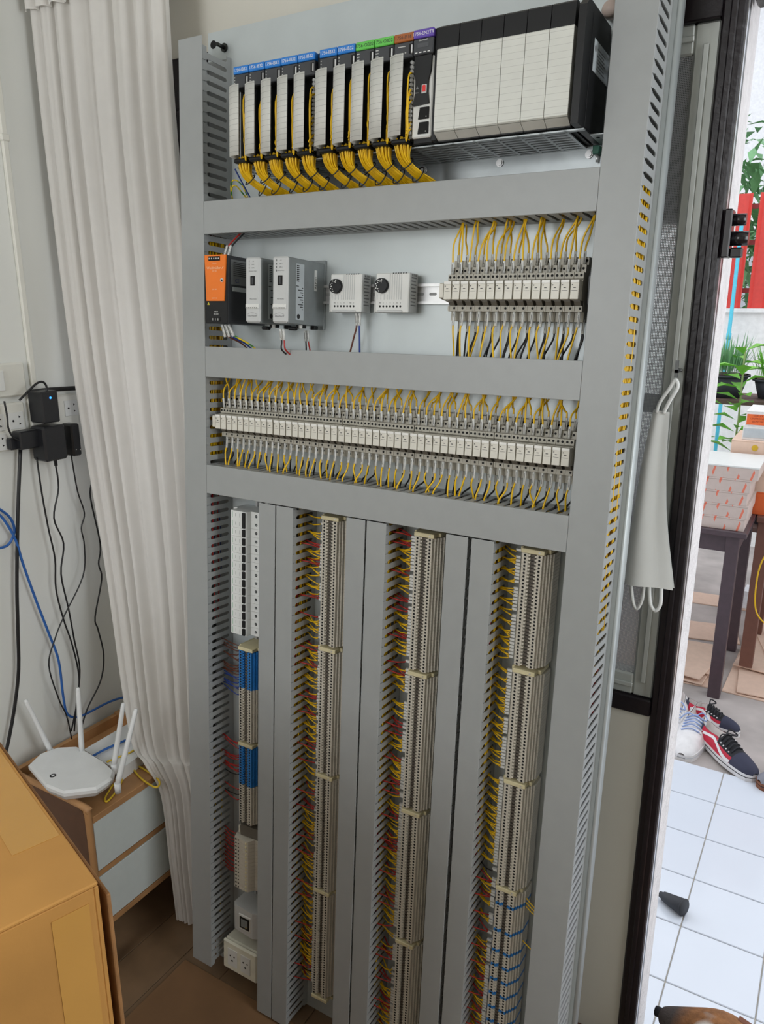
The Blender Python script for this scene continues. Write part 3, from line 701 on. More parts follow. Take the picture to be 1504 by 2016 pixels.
# ---- terminal blocks on the upright rails
PITCH = .0062
def term_geom(mb, y, mi, hole=3):
    t = .0029
    prof = [(-.0300, .004), (-.0300, .030), (-.0215, .046), (-.0180, .0595), (-.0075, .0605), (-.0060, .0530), (.0060, .0530), (.0075, .0605), (.0172, .0605), (.0182, .0545), (.0205, .0545), (.0215, .0490), (.0238, .0490), (.0248, .0435), (.0270, .0435), (.0280, .0375), (.0300, .0365), (.0300, .004)]
    mb.prism(prof, y - t, y + t, 'y', mi)
    for x in (-.0125, .0125): mb.disc((x, y), .0021, .06085, 8, hole)
    mb.box(-.0072, -.0038, y - .0008, y + .0020, .053, .0600, mi); mb.box(.0042, .0072, y - .0020, y + .0006, .053, .0600, mi)
    mb.box(-.0038, .0040, y - .0018, y + .0018, .0530, .0565, 2); mb.box(-.0061, .0061, y - .0029, y + .0029, .0530, .0532, 2)
TM = [M_BEIGE, M_BLUE, mat('jumper_dark', (92, 86, 78), .5), M_HOLE]
def tmesh(mi):
    mb = MB(); term_geom(mb, 0, mi); return mb.mesh('terminal_block', TM)
T_BEIGE, T_BLUE = tmesh(0), tmesh(1)
REST = MB(); STUB = MB(); NIND = [0]
CEN = {'0': .147, '1': .357, '2': .560, '3': .762}
def place(c, v, blue, label, group, individual):
    if individual:
        obj('terminal_block', T_BLUE if blue else T_BEIGE, None, PT(CEN[c], v, 0), label, 'terminal block', group); NIND[0] += 1
    else:
        mb = MB(); term_geom(mb, v, 1 if blue else 0)
        i = len(REST.v); REST.v += [(x + CEN[c], y, z) for x, y, z in mb.v]; REST.f += [tuple(i + k for k in f) for f in mb.f]; REST.m += mb.m; REST.s += mb.s
BRK = MB().box(-.0195, .0205, -.0038, .0038, .004, .0615, 0, .0008).box(-.0245, -.0195, -.0038, .0038, .004, .050, 0, .0008).box(.0205, .0265, -.0036, .0036, .004, .045, 0, .0008)
BRK = BRK.mesh('body', M_CREAM)
BRS = MB().cyl((0.012, .0), .0018, .0612, .0618, 'z', 8).mesh('screw', M_STEEL)
CNM = {'0': 'under the circuit breakers', '1': 'in the terminal column nearest the breakers', '2': 'in the middle terminal column', '3': 'in the terminal column nearest the window'}
def bracket(c, v, which):
    t = thing('end_bracket', PT(CEN[c], v, 0), 'cream end bracket ' + which + ' ' + CNM[c], 'end bracket')
    obj('body', BRK, t); obj('screw', BRS, t)
ORD = ['topmost', 'second from the top', 'third from the top', 'fourth from the top', 'fifth from the top', 'sixth from the top']
SEG = {'3': [1.137, .925, .715, .501, .12], '2': [1.134, .868, .583, .291, .04], '1': [1.135, .868, .591, .321, .055]}
ROWV = {}
for c in ('3', '2', '1'):
    S = SEG[c]; ROWV[c] = []
    for i in range(4):
        bracket(c, S[i], ORD[i])
        v = S[i] - .0038 - .0034; k = 0
        while v > S[i + 1] + .0038 + .0030:
            blue = (c == '3' and i == 3 and (k % 9 == 4 if k < 20 else k % 5 == 0))
            vis = (c == '3' and v > .22) or (c == '2' and v > .42)
            place(c, v, blue, ('blue' if blue else 'beige') + ' screw terminal block ' + CNM[c], 'terminal blocks ' + CNM[c], vis)
            ROWV[c].append(v); v -= PITCH; k += 1
    # far-end stop
    if c != '3': bracket(c, S[4], ORD[4])
bracket('0', .819, 'topmost'); bracket('0', .596, 'second from the top')
ROWV['0'] = []
for (va, vb, blue) in ((.8110, .728, True), (.7255, .603, False), (.5885, .497, True), (.4945, .404, False)):
    v = va
    while v > vb:
        place('0', v, blue, ('blue' if blue else 'beige') + ' screw terminal block under the circuit breakers', 'terminal blocks under the circuit breakers', blue); ROWV['0'].append(v); v -= PITCH
REST.build('terminal_block_rows', TM, None, PT(0, 0, 0), label='remaining beige terminal blocks stacked along the upright rails', cat='terminal blocks', kind='stuff')

# short wires from the duct slots to the terminals, with their white sleeves (far too many to pick apart)
def stub(u0, v0, w0, u1, v1, w1, m, rnd, sleeve=True, r=.0014):
    du = u1 - u0; sag = rnd.uniform(-.003, .001)
    if sleeve: STUB.box(u1 - .009, u1, v1 - .0022, v1 + .0022, w1 - .002, w1 + .0025, 4); u1 -= .0085
    STUB.tube([(u0 - .010, v0, w0 - .001), (u0, v0, w0), (u0 + du * .4, v0 + (v1 - v0) * .25 + sag, w0 + (w1 - w0) * .6 + .004), (u0 + du * .75, v0 + (v1 - v0) * .75 + sag, w1 + .004), (u1, v1, w1)], r, 4, m)
SM = [M_YEL, M_RED, M_BLK, M_BRN, M_WHITE, M_DBLUE]
for c, du1 in (('1', .284), ('2', .493), ('3', .701)):
    rnd = random.Random(int(c)); H = 1.193; nn = int(H / SP); off = (H - nn * SP) / 2 - .045
    for k in range(nn + 1):
        vs_ = off + k * SP
        near = [v for v in ROWV[c] if abs(v - vs_) < .0105]
        if vs_ > 1.14 or not near: continue
        redrow = {'1': k % 6 in (0, 2), '2': k % 7 in (1, 2, 5), '3': vs_ < .50 and k % 2 == 0}[c]
        if rnd.random() < .05: continue
        for j, v in enumerate(near):
            if rnd.random() < (.12 if not redrow else .3): continue
            m = 1 if (redrow and j in (1, 2)) else (2 if rnd.random() < .012 else 0)
            stub(du1 - .001, vs_ + rnd.uniform(-.002, .002), .020 + rnd.uniform(-.003, .012), CEN[c] - .0285, v, .034, m, rnd)
        if redrow: stub(du1 - .001, vs_, .05, CEN[c] - .0285, near[-1], .036, 1, rnd)
rnd = random.Random(11)
for v in ROWV['0']:
    g = 3 if v > .74 else (5 if v > .69 else (1 if v < .585 else None))
    if g is None or rnd.random() < .15 or (v < .50 and rnd.random() < .6): continue
    stub(.0605, v + rnd.uniform(-.01, .012), .03, CEN['0'] - .0285, v, .034, g if v > .52 else (2 if rnd.random() < .4 else 1), rnd)
for k in range(12): stub(.0605, .245 + k * .0095, .03, .110, .25 + k * .0092, .034, 1, rnd, False)
for v in (.478, .470, .462, .388): stub(.7925, v, .03, .8225, v - .012, .03, 0, rnd, False)
STUB.build('terminal_wires', SM, None, PT(0, 0, 0), label='short sleeved wires running from duct slots to the terminal columns', cat='wires', kind='stuff')

# wires lying inside the ducts, seen through the slots
DW = MB(); rnd = random.Random(5)
def lie(u0, u1, v0, v1, n, m, w0=.02, w1=.06, horiz=False):
    for k in range(n):
        a, w = rnd.uniform(u0, u1), rnd.uniform(w0, w1); P = []
        L = v1 - v0
        for j in range(7):
            t = v0 + L * j / 6; P.append((t, a + rnd.uniform(-.003, .003), w + rnd.uniform(-.005, .005)) if horiz else (a + rnd.uniform(-.003, .003), t, w + rnd.uniform(-.005, .005)))
        DW.tube(P, .0014, 4, m)
lie(.866, .880, 1.02, 1.70, 34, 0, .012, .064); lie(.866, .880, .94, 1.06, 5, 0); lie(.874, .878, .86, .95, 3, 1); lie(.866, .88, .80, .83, 2, 3)
lie(.034, .0565, 1.22, 1.66, 26, 0); lie(.034, .0565, 1.66, 1.70, 8, 3); lie(.03, .0565, .86, 1.15, 6, 1); lie(.03, .0565, .95, 1.15, 3, 5); lie(.03, .056, .1, .55, 3, 0); lie(.035, .0565, .55, .85, 3, 2)
for du0, du1 in ((.262, .2805), (.471, .4895), (.680, .6975)):
    lie(du0, du1, .55, 1.14, 18, 0, .014, .062); lie(du0, du1, .1, .6, 7, 0, .014, .062); lie(du0, du1, .3, 1.1, 3, 1)
lie(1.672, 1.708, .07, .81, 16, 0, .015, .05, True); lie(1.40, 1.435, .07, .81, 14, 0, .015, .05, True); lie(1.162, 1.198, .07, .81, 14, 0, .015, .06, True)
DW.build('duct_wires', SM, None, PT(0, 0, 0), label='bundled wires lying inside the grey ducts, seen through their slots', cat='wires', kind='stuff')

# ---- circuit breakers
M_MCB = mat('breaker_white', (226, 229, 228), .38, var=.02)
def breaker(v, n, label):
    h = .0178 * n
    t = thing('circuit_breaker', PT(.147, v, 0), label, 'circuit breaker', 'white circuit breakers')
    prof = [(-.045, .006), (-.045, .044), (-.034, .044), (-.031, .069), (.0105, .069), (.0115, .056), (.045, .056), (.045, .006)]
    MB().prism(prof, .0002, h - .0002, 'y').build('body', M_MCB, t)
    MB().box(.0015, .0085, .0015, h - .0015, .069, .0735, 0, .0008).build('toggle', M_BLACK, t)
    for k in range(n):
        y = .0178 * (k + .5)
        s = MB().cyl((.0255, y), .0031, .0560, .0563, 'z', 10).build('screw_hole', M_HOLE, t)
        MB().cyl((.0255, y), .0014, .0563, .0565, 'z', 8).build('screw', M_MGREY, s)
        MB().box(-.0185, -.0180, y - .003, y + .0035, .069, .0692).box(-.0075, -.0068, y - .004, y + .004, .069, .0692).build('print', M_TXT_G, t)
        MB().box(-.0268, -.0258, y - .006, y + .006, .069, .0692).build('green_mark', mat('print_green', (140, 190, 160), .5), t)
    return t
v = 1.1205 - .0356
breaker(v, 2, 'white double-width circuit breaker at the top of its row')
for k in range(13):
    v -= .0178; breaker(v, 1, 'white single-width circuit breaker, %s below the double-width one' % nth(k + 1))
# ---- beige sensor terminals, interface box, socket box at the foot of the rail
for k in range(14):
    t = thing('plug_terminal', PT(.147, .238 + .0092 * k, 0), 'beige plug terminal with two wire holes, %s above the interface box' % nth(k + 1), 'plug terminal', 'beige plug terminals')
    MB().prism([(-.032, .006), (-.032, .052), (-.026, .066), (.004, .068), (.013, .066), (.022, .052), (.040, .050), (.040, .006)], .0003, .0089, 'y').build('body', M_BEIGE, t)
    MB().cyl((-.0215, .0046), .0022, .0668, .0673, 'z', 8).cyl((-.014, .0046), .0017, .0673, .0677, 'z', 8).build('wire_holes', M_HOLE, t)
    MB().box(.006, .0105, .0015, .006, .067, .069, 0, .0005).build('lever', M_CREAM, t)
t = thing('plug_terminal', PT(.147, .3675, 0), 'brown-grey end unit closing the beige plug terminals', 'plug terminal')
MB().prism([(-.028, .006), (-.028, .044), (-.018, .054), (.034, .05), (.034, .006)], .0, .026, 'y').build('body', M_RDARK, t); MB().box(-.024, -.02, .004, .022, .049, .055).build('lever', M_BEIGE, t)
t = thing('interface_box', PT(.107, .117, 0), 'grey interface box with small dark framed port above the socket box', 'interface box')
MB().prism([(.0, .004), (.0, .052), (.008, .058), (.062, .062), (.074, .056), (.074, .004)], .0, .066, 'y').build('case', M_LGREY, t)
MB().box(.022, .058, .012, .052, .060, .0632, 0, .0015).build('port_frame', M_WHITE, t)
p = MB().box(.026, .055, .017, .047, .0632, .0642, 0, .0008).build('port', M_BLACK, t)
MB().box(.031, .050, .022, .042, .0642, .0648).build('socket', M_MGREY, p); MB().cyl((.046, .024), .002, .0648, .0652, 'z', 8).build('contact', mat('brass', (190, 160, 70), .3, .8), p)
t = thing('socket_box', PT(.078, -.002, 0), 'cream double mains socket box at the foot of the rail', 'socket box')
MB().box(.0, .102, .0, .076, .001, .050, 0, .003).build('box', mat('socket_cream', (226, 224, 208), .4), t)
MB().box(-.001, .103, -.001, .077, .050, .060, 0, .004).build('cover', MATS['socket_cream'], t)
for x in (.030, .070):
    f = MB().box(x - .0145, x + .0145, .014, .060, .060, .0615, 0, .001).build('outlet', M_WHITE, t)
    MB().cyl((x - .006, .042), .0022, .0615, .0618, 'z', 8).cyl((x + .006, .042), .0022, .0615, .0618, 'z', 8).cyl((x, .030), .0026, .0615, .0618, 'z', 8).build('pin_holes', M_HOLE, f)

# ================================================================== BESIDE THE PANEL, INSIDE
def ray(x, y): return AX.transposed() @ Vector(((x - 752) / 1504.69, -(y - 1008) / 1504.69, -1.0))
def onX(x, y, X): d = ray(x, y); return CAM + d * ((X - CAM.x) / d.x)
def onY(x, y, Y): d = ray(x, y); return CAM + d * ((Y - CAM.y) / d.y)
def onZ(x, y, Z): d = ray(x, y); return CAM + d * ((Z - CAM.z) / d.z)

# curtain: gathered white cloth hanging in the corner, pushed aside by the cabinet
M_CURT = mat('curtain_cloth', (232, 229, 224), .8, var=.02)
nt = M_CURT.node_tree; b = nt.nodes['Principled BSDF']; tr_ = nt.nodes.new('ShaderNodeBsdfTranslucent'); tr_.inputs['Color'].default_value = (.85, .84, .82, 1)
mxs = nt.nodes.new('ShaderNodeMixShader'); mxs.inputs[0].default_value = .28
nt.links.new(b.outputs[0], mxs.inputs[1]); nt.links.new(tr_.outputs[0], mxs.inputs[2]); nt.links.new(mxs.outputs[0], nt.nodes['Material Output'].inputs['Surface'])
LE = [(2.62, -.55, .085), (2.18, -.513, .085), (1.86, -.462, .085), (1.35, -.43, .085), (.90, -.36, .065), (.50, -.262, .01), (.44, -.19, -.012), (.36, -.150, -.003), (.16, -.150, .006), (FLOOR + .012, -.158, .02)]
LE[0] = (2.62, -.455, .085); LE[1] = (2.18, -.452, .085); LE[2] = (1.86, -.450, .085)
RE = [(2.62, -.052, .10), (2.18, -.052, .10), (1.86, -.055, .10), (1.35, -.035, .10), (.9, -.03, .085), (.5, -.03, .055), (.44, -.03, .05), (.36, -.032, .045), (.16, -.035, .04), (FLOOR + .012, -.04, .045)]
def curtain_rows(off, z_lo, nz=46, nx=140):
    lp = cat_spline([(p[1], p[2], p[0]) for p in LE], 8); rp = cat_spline([(p[1], p[2], p[0]) for p in RE], 8); rows = []
    for i in range(len(lp)):
        a, c = lp[i], rp[i]
        if a.z < z_lo: continue
        row = []; wdt = (c - a).length; amp = .010 + .012 * min(1, (2.6 - a.z) / 1.2)
        amp = min(amp, .05 * wdt + .008)
        for j in range(nx + 1):
            s_ = j / nx; p = a.lerp(c, s_)
            ph = 2 * math.pi * (9.0 * s_ + .6 * math.sin(5 * s_ + .4)) + .35 * math.sin(a.z * 1.3)
            k = math.sin(ph) + .35 * math.sin(2.3 * ph + 1.1)
            row.append((p.x + .004 * math.cos(ph), p.y - off + amp * .62 * k * (.5 + .5 * min(1, s_ * 8)), a.z))
        rows.append(row)
    return rows
ct = thing('curtain', T(0, 0, 0), 'long white gathered curtain hanging between the left wall and the tall duct', 'curtain')
MB().grid(curtain_rows(0, -1)).build('cloth', M_CURT, ct)
MB().grid(curtain_rows(.012, 2.10)).build('top_band', M_CURT, ct)
cr = thing('curtain_rod', T(0, 0, 0), 'white curtain rod above the window behind the panel', 'curtain rod')
MB().cyl((.10, 2.635), .010, XL + .001, 1.0, 'x', 12).build('rod', M_WHITE, cr)
MB().box(.96, .985, .09, YW - .001, 2.62, 2.65, 0, .003).build('holder', M_WHITE, cr)

# conduit, switch and outlets on the left wall
M_PLT = mat('wall_plate_white', (222, 221, 212), .4, var=.02)
cd = thing('cable_conduit', T(0, 0, 0), 'narrow white cable conduit running down the left wall', 'conduit')
MB().box(XL + .0005, XL + .010, -.009, .005, 1.345, 2.66, 0, .002).build('trunking', M_PLT, cd)
MB().box(XL + .0005, XL + .012, -.012, .008, 1.87, 1.885, 0, .002).build('clip', M_PLT, cd)
def plate(name, y0, y1, z0, z1, label, cat):
    t = thing(name, T(XL, 0, 0), label, cat); MB().box(.0005, .012, y0, y1, z0, z1, 0, .004).build('plate', M_PLT, t); return t
def outlet(t, y, z, tri=True):
    f = MB().box(.012, .0132, y - .019, y + .019, z - .019, z + .019, 0, .0006).build('outlet', M_WHITE, t)
    MB().cyl((y - .008, z), .0028, .0132, .0135, 'x', 6).cyl((y + .008, z + .008), .0032, .0132, .0135, 'x', 3).cyl((y + .008, z - .008), .0032, .0132, .0135, 'x', 3).build('pin_holes', M_HOLE, f)
t = plate('wall_switch', -.155, -.024, 1.326, 1.402, 'white wall switch plate above the power outlets', 'switch')
k_ = MB().box(.012, .0155, -.120, -.080, 1.342, 1.386, 0, .001).build('rocker', M_WHITE, t); MB().box(.0155, .0157, -.096, -.090, 1.376, 1.378).build('mark', M_TXT_K, k_)
t = plate('power_outlet', -.155, -.036, 1.206, 1.313, 'white outlet plate with open three-pin sockets under the switch', 'outlet')
for y, z in ((-.062, 1.272), (-.110, 1.272), (-.110, 1.228)): outlet(t, y, z)
t = plate('power_outlet', -.024, .110, 1.214, 1.318, 'white outlet plate half hidden by black adapters and the curtain', 'outlet')
outlet(t, .088, 1.284)
M_ADP = mat('adapter_black', (26, 27, 31), .38, var=.05)
def slab(name, px, X0, X1, m, b=.003):
    """box whose front face sits at X1 and covers the given photo corners"""
    P = [onX(x, y, X1) for x, y in px]; ys = [p.y for p in P]; zs = [p.z for p in P]
    return MB().box(X0, X1, min(ys), max(ys), min(zs), max(zs), 0, b)
ad = thing('power_adapter', T(0, 0, 0), 'black power adapter with glowing blue light', 'adapter')
slab('', [(80, 772), (120, 830)], XL + .0135, -.405, M_ADP).build('case', M_ADP, ad)
pc = onX(99, 783, -.405); MB().cyl((pc.y, pc.z), .0026, -.405, -.4043, 'x', 10).build('light', mat('blue_led', (40, 120, 255), .4, emit=((40, 120, 255), 4.0)), ad)
ad2 = thing('power_adapter', T(0, 0, 0), 'large black cube adapter plugged below the one with the blue light', 'adapter')
slab('', [(84, 842), (136, 902)], XL + .0135, -.405, M_ADP, .005).build('case', M_ADP, ad2); p_ = onX(109, 907, -.43); MB().cyl((-.43, p_.y), .0042, p_.z - .012, p_.z + .012, 'z', 10, 0).build('strain_relief', M_ADP, ad2, Matrix.Identity(4))
ad3 = thing('power_adapter', T(0, 0, 0), 'slim black adapter with two tiny lights against the curtain', 'adapter')
slab('', [(139, 836), (163, 896)], XL + .0135, -.418, M_ADP, .004).build('case', M_ADP, ad3)
for x in (150, 158): p_ = onX(x, 885, -.418); MB().cyl((p_.y, p_.z), .0012, -.418, -.4176, 'x', 8).build('light', M_TXT_W, ad3)
ad4 = thing('plug_adapter', T(0, 0, 0), 'flat black multi-plug lying beside the large cube adapter', 'adapter')
slab('', [(38, 851), (81, 880)], XL + .0135, -.425, M_ADP, .003).build('case', M_ADP, ad4)
ad5 = thing('plug', T(0, 0, 0), 'small black plug with thick cord in the outlet under the switch', 'plug')
slab('', [(19, 864), (41, 884)], XL + .0135, -.44, M_ADP, .003).build('case', M_ADP, ad5)
def cable(px, X, r, m, name, label, cat='cable', xs=None):
    P = [onX(x, y, (xs[i] if xs else X)) for i, (x, y) in enumerate(px)]
    return MB().tube(cat_spline(P, 5), r, 7).build(name, m, None, None, label=label, cat=cat)
cable([(40, 884), (35, 1010), (33, 1150), (35, 1240), (35, 1340), (14, 1470), (-15, 1560)], -.448, .0042, M_BLK, 'mains_cable', 'thick black power cord hanging down the left wall')
cable([(72, 900), (82, 970), (95, 1040), (108, 1100), (110, 1160), (125, 1220), (142, 1270), (155, 1330), (152, 1380), (140, 1440)], -.44, .0021, M_BLK, 'adapter_lead', 'thin black lead hanging from the flat multi-plug')
cable([(108, 908), (115, 960), (106, 1020), (125, 1070), (120, 1130), (135, 1200), (146, 1260), (157, 1320), (150, 1390), (146, 1440)], -.435, .0021, M_BLK, 'adapter_lead', 'thin black lead hanging from the large cube adapter')
cable([(140, 896), (152, 965), (166, 1010), (160, 1040), (166, 1075), (163, 1135), (125, 1215), (108, 1258), (96, 1310), (115, 1375), (131, 1410), (141, 1455)], -.43, .0018, M_BLK, 'adapter_lead', 'thin black lead hanging from the slim adapter, swinging leftward')
cable([(181, 950), (178, 980), (197, 1070), (194, 1110), (200, 1140), (187, 1215), (193, 1240), (204, 1290), (198, 1340), (172, 1395), (158, 1440)], -.445, .0021, M_BLK, 'adapter_lead', 'wavy black lead coming out from behind the curtain')
cable([(8, 790), (14, 820), (16, 842), (25, 860), (40, 868)], -.43, .0022, M_BLK, 'adapter_lead', 'short black lead looping from the switch plate to the plug')
cable([(38, 788), (58, 768), (72, 755), (84, 752), (91, 760), (92, 772)], -.42, .0026, M_BLK, 'adapter_lead', 'short black lead arching over the adapter with blue light')
MB().tube([onX(58, 772, -.45), onX(100, 767, -.45), onX(152, 764, -.45)], .0055, 8).build('mains_cable', M_BLK, None, None, label='thick black cord running behind the adapters into the curtain', cat='cable')
M_ETH = mat('network_cable_blue', (44, 98, 172), .4)
cable([(-30, 985), (0, 1003), (20, 1020), (28, 1045), (18, 1070), (0, 1079), (-30, 1080)], -.452, .0031, M_ETH, 'network_cable', 'loop of blue network cable on the left wall')
cable([(-20, 1000), (5, 1020), (30, 1062), (45, 1110), (70, 1180), (95, 1245), (115, 1300), (124, 1370), (132, 1405), (150, 1412), (170, 1405), (215, 1382), (250, 1372), (292, 1371)], -.446, .0031, M_ETH, 'network_cable', 'long blue network cable hanging down to the cabinet')

# bedside cabinet
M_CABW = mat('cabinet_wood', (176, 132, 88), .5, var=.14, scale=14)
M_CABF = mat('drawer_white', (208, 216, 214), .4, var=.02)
M_CABW_SHADE = mat('cabinet_side_shade', (96, 64, 42), .5, var=.1)  # shade on the near side panel, painted in as darker wood
CX0, CX1, CY0, CY1 = XL + .013, -.172, -.205, .137
cb = thing('cabinet', T(0, 0, 0), 'small wooden cabinet with two white drawers standing against the left wall', 'cabinet')
sp = [(CX0, .09), (CX1, .09), (CX1, .415), (CX1 - .006, .428), (CX1 - .018, .433), (CX0, .433)]
sd_ = MB().prism([(a - (.004 if a > -.3 else 0), c - (.004 if c > .2 else 0)) for a, c in sp], CY0, CY0 + .017, 'y').build('side_panel', M_CABW_SHADE, cb)
MB().tube(cat_spline([(CX1 - .003, CY0 + .0085, .10), (CX1 - .003, CY0 + .0085, .40), (CX1 - .006, CY0 + .0085, .420), (CX1 - .020, CY0 + .0085, .4295), (CX0 + .01, CY0 + .0085, .4295)], 5), .0086, 8).build('edge_band', M_CABW, sd_)
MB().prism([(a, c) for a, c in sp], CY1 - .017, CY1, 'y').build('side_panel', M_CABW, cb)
MB().box(CX0, CX1 + .002, CY0 + .017, CY1 - .017, .385, .402, 0, .001).build('top', M_CABW, cb)
MB().box(CX0, CX0 + .014, CY0 + .017, CY1 - .017, .09, .430, 0, .001).build('back_panel', M_CABW, cb)
MB().box(CX0 + .014, CX1, CY0 + .017, CY1 - .017, .09, .105, 0, .001).build('bottom', M_CABW, cb)
MB().box(CX0 + .014, CX1 - .002, CY0 + .017, CY1 - .017, .238, .252).build('divider', M_CABW, cb)
for z0, z1 in ((.107, .236), (.254, .383)):
    d = MB().box(CX1 - .018, CX1 - .001, CY0 + .019, CY1 - .019, z0, z1, 0, .001).build('drawer', M_CABF, cb)
    MB().box(CX1 - .0012, CX1 - .0005, CY1 - .11, CY1 - .05, z1 - .014, z1 - .0005).build('grip', M_HOLE, d)
for x, y in ((CX0 + .03, CY0 + .03), (CX1 - .03, CY0 + .03), (CX0 + .03, CY1 - .03), (CX1 - .03, CY1 - .03)):
    MB().cyl((x, y), .011, FLOOR, .09, 'z', 12, 0, .017).build('leg', M_CABW, cb)

# router with four antennas
M_ROUT = mat('router_white', (226, 228, 228), .35, var=.02)
ro = thing('router', T(0, 0, 0), 'white router with four antennas on top of the cabinet', 'router')
OUT = [(55, 1505), (78, 1483), (112, 1471), (150, 1469), (175, 1482), (205, 1500), (225, 1518), (221, 1532), (190, 1552), (125, 1560), (90, 1546)]
tp = [onZ(x, y, .466) for x, y in OUT]; cx = sum(p.x for p in tp) / len(tp); cy = sum(p.y for p in tp) / len(tp)
rb = MB(); n_ = len(tp)
lv = [(1.0, .460), (.93, .466)]; vv = []
for sc_, z in ((.90, .4395), (1.0, .454), (1.0, .462), (.95, .467)): vv += [(cx + (p.x - cx) * sc_, cy + (p.y - cy) * sc_, z) for p in tp]
rb.idx(vv, [tuple(range(n_)), tuple(range(3 * n_, 4 * n_))] + [(l * n_ + i, l * n_ + (i + 1) % n_, (l + 1) * n_ + (i + 1) % n_, (l + 1) * n_ + i) for l in range(3) for i in range(n_)]).build('body', M_ROUT, ro)
p_ = onZ(104, 1527, .4672); MB().cyl((p_.x, p_.y), .0075, .4668, .4674, 'z', 14).build('logo', M_TXT_K, ro); MB().cyl((p_.x, p_.y), .0035, .4674, .4676, 'z', 10).build('logo', M_ROUT, ro)
for b0, t0, dx in (((99, 1478), (50, 1378), -.01), ((161, 1481), (153, 1354), .0), ((224, 1507), (243, 1384), .0), ((231, 1545), (268, 1395), .0)):
    a_ = onZ(*b0, .462); t_ = onX(*t0, a_.x + dx)
    m = MB().tube([a_, a_.lerp(t_, .12), a_.lerp(t_, .97), t_], .0065, 8, rs=[.0062, .0068, .0052, .0035]); an = m.build('antenna', M_ROUT, ro)
    MB().cyl((a_.x, a_.y), .0075, a_.z - .02, a_.z + .004, 'z', 10).build('joint', M_ROUT, an)
sw = thing('network_switch', T(0, 0, 0), 'flat white network box behind the router with blue cable plugged in', 'network box')
q4 = [(-.373, -.047), (-.374, .094), (-.238, .080), (-.222, -.066)]
MB().prism(q4, .4025, .434, 'z').build('case', M_ROUT, sw)
pts = MB()
for k in range(4):
    a_ = Vector(q4[3]).lerp(Vector(q4[0]), .1 + .2 * k); pts.box(a_.x, a_.x + .013, a_.y - .0012, a_.y + .003, .408, .420)
pts.build('ports', M_HOLE, sw)
P = [onZ(x, y, .442) for x, y in ((178, 1491), (205, 1476), (232, 1464), (262, 1450), (300, 1424))]
MB().tube(cat_spline(P, 5), .0031, 7).build('network_cable', M_ETH, None, None, label='short blue network cable lying across the flat white network box', cat='cable')
M_YC = mat('patch_cable_yellow', (222, 188, 48), .4)
P = [onZ(x, y, .4055) for x, y in ((330, 1487), (285, 1497), (262, 1508), (275, 1530), (305, 1550), (314, 1540), (300, 1525), (262, 1505), (245, 1520), (235, 1548), (212, 1577), (207, 1570), (222, 1545))]
MB().tube(cat_spline(P, 6), .0026, 6).build('patch_cable', M_YC, None, None, label='yellow patch cable looped over the cabinet top', cat='cable')
P = [onZ(x, y, .437) for x, y in ((210, 1500), (235, 1490), (262, 1478), (278, 1460), (283, 1447))]
MB().tube(cat_spline(P, 6), .0022, 6).build('patch_cable', M_YC, None, None, label='yellow patch cable crossing the flat white network box', cat='cable')

# big cardboard box in front
M_CARD = mat('cardboard', (192, 140, 72), .75, var=.12, scale=6, bump=.06, bscale=90)
M_CARD2 = mat('cardboard_edge', (150, 108, 66), .8, var=.2, scale=30)
M_TAPE = mat('packing_tape', (200, 150, 76), .22, var=.05, scale=5, spec=.6)
BZ = .95
bA = Vector((.565, -.711, 0)); ang = math.atan2(.302, -.953)
BX = Matrix.Translation((bA.x, bA.y, 0)) @ Matrix.Rotation(ang, 4, 'Z')     # local x runs back-left along the top edge, local y runs towards the camera side
bo = thing('cardboard_box', BX, 'big taped cardboard box in front of the cabinet', 'box')
L_, D_ = .52, .40
MB().box(0, L_, 0, .005, FLOOR, BZ - .005, 0, .001).build('side_panel', M_CARD, bo)
MB().box(0, .005, .005, D_, FLOOR, BZ - .005, 0, .001).build('side_panel', M_CARD, bo)
MB().box(L_ - .005, L_, .005, D_, FLOOR, BZ - .005, 0, .001).build('side_panel', M_CARD, bo)
MB().box(.005, L_ - .005, D_ - .005, D_, FLOOR, BZ - .005, 0, .001).build('side_panel', M_CARD, bo)
MB().box(0, L_, 0, D_ * .49, BZ - .005, BZ, 0, .0015).build('top_flap', M_CARD, bo)
MB().box(0, L_, D_ * .5, D_, BZ - .005, BZ, 0, .0015).build('top_flap', M_CARD, bo)
MB().box(.03, L_ - .03, .02, D_ - .02, FLOOR, FLOOR + .006).build('bottom', M_CARD, bo)
MB().box(-.002, L_, -.011, -.007, FLOOR, BZ - .02, 0, .001).build('loose_side_flap', M_CARD2, bo)
MB().box(-.0008, -.0003, .012, .05, FLOOR, BZ - .02).build('tape', M_TAPE, bo)
MB().box(.002, L_, D_ * .5 - .03, D_ * .5 + .03, BZ, BZ + .0006).box(-.0009, -.0003, D_ * .5 - .03, D_ * .5 + .03, BZ - .08, BZ + .0006).build('tape', M_TAPE, bo)
MB().box(.10, L_, .004, .055, BZ, BZ + .0006).build('tape', M_TAPE, bo)
sh = thing('cardboard_sheet', T(0, 0, 0), 'flat cardboard sheet on the floor under the foot of the panel', 'cardboard')
MB().box(-.05, .80, -.50, -.06, FLOOR, FLOOR + .004, 0, .0005).build('sheet', mat('old_cardboard_brown', (124, 92, 62), .85, var=.15, scale=6), sh)

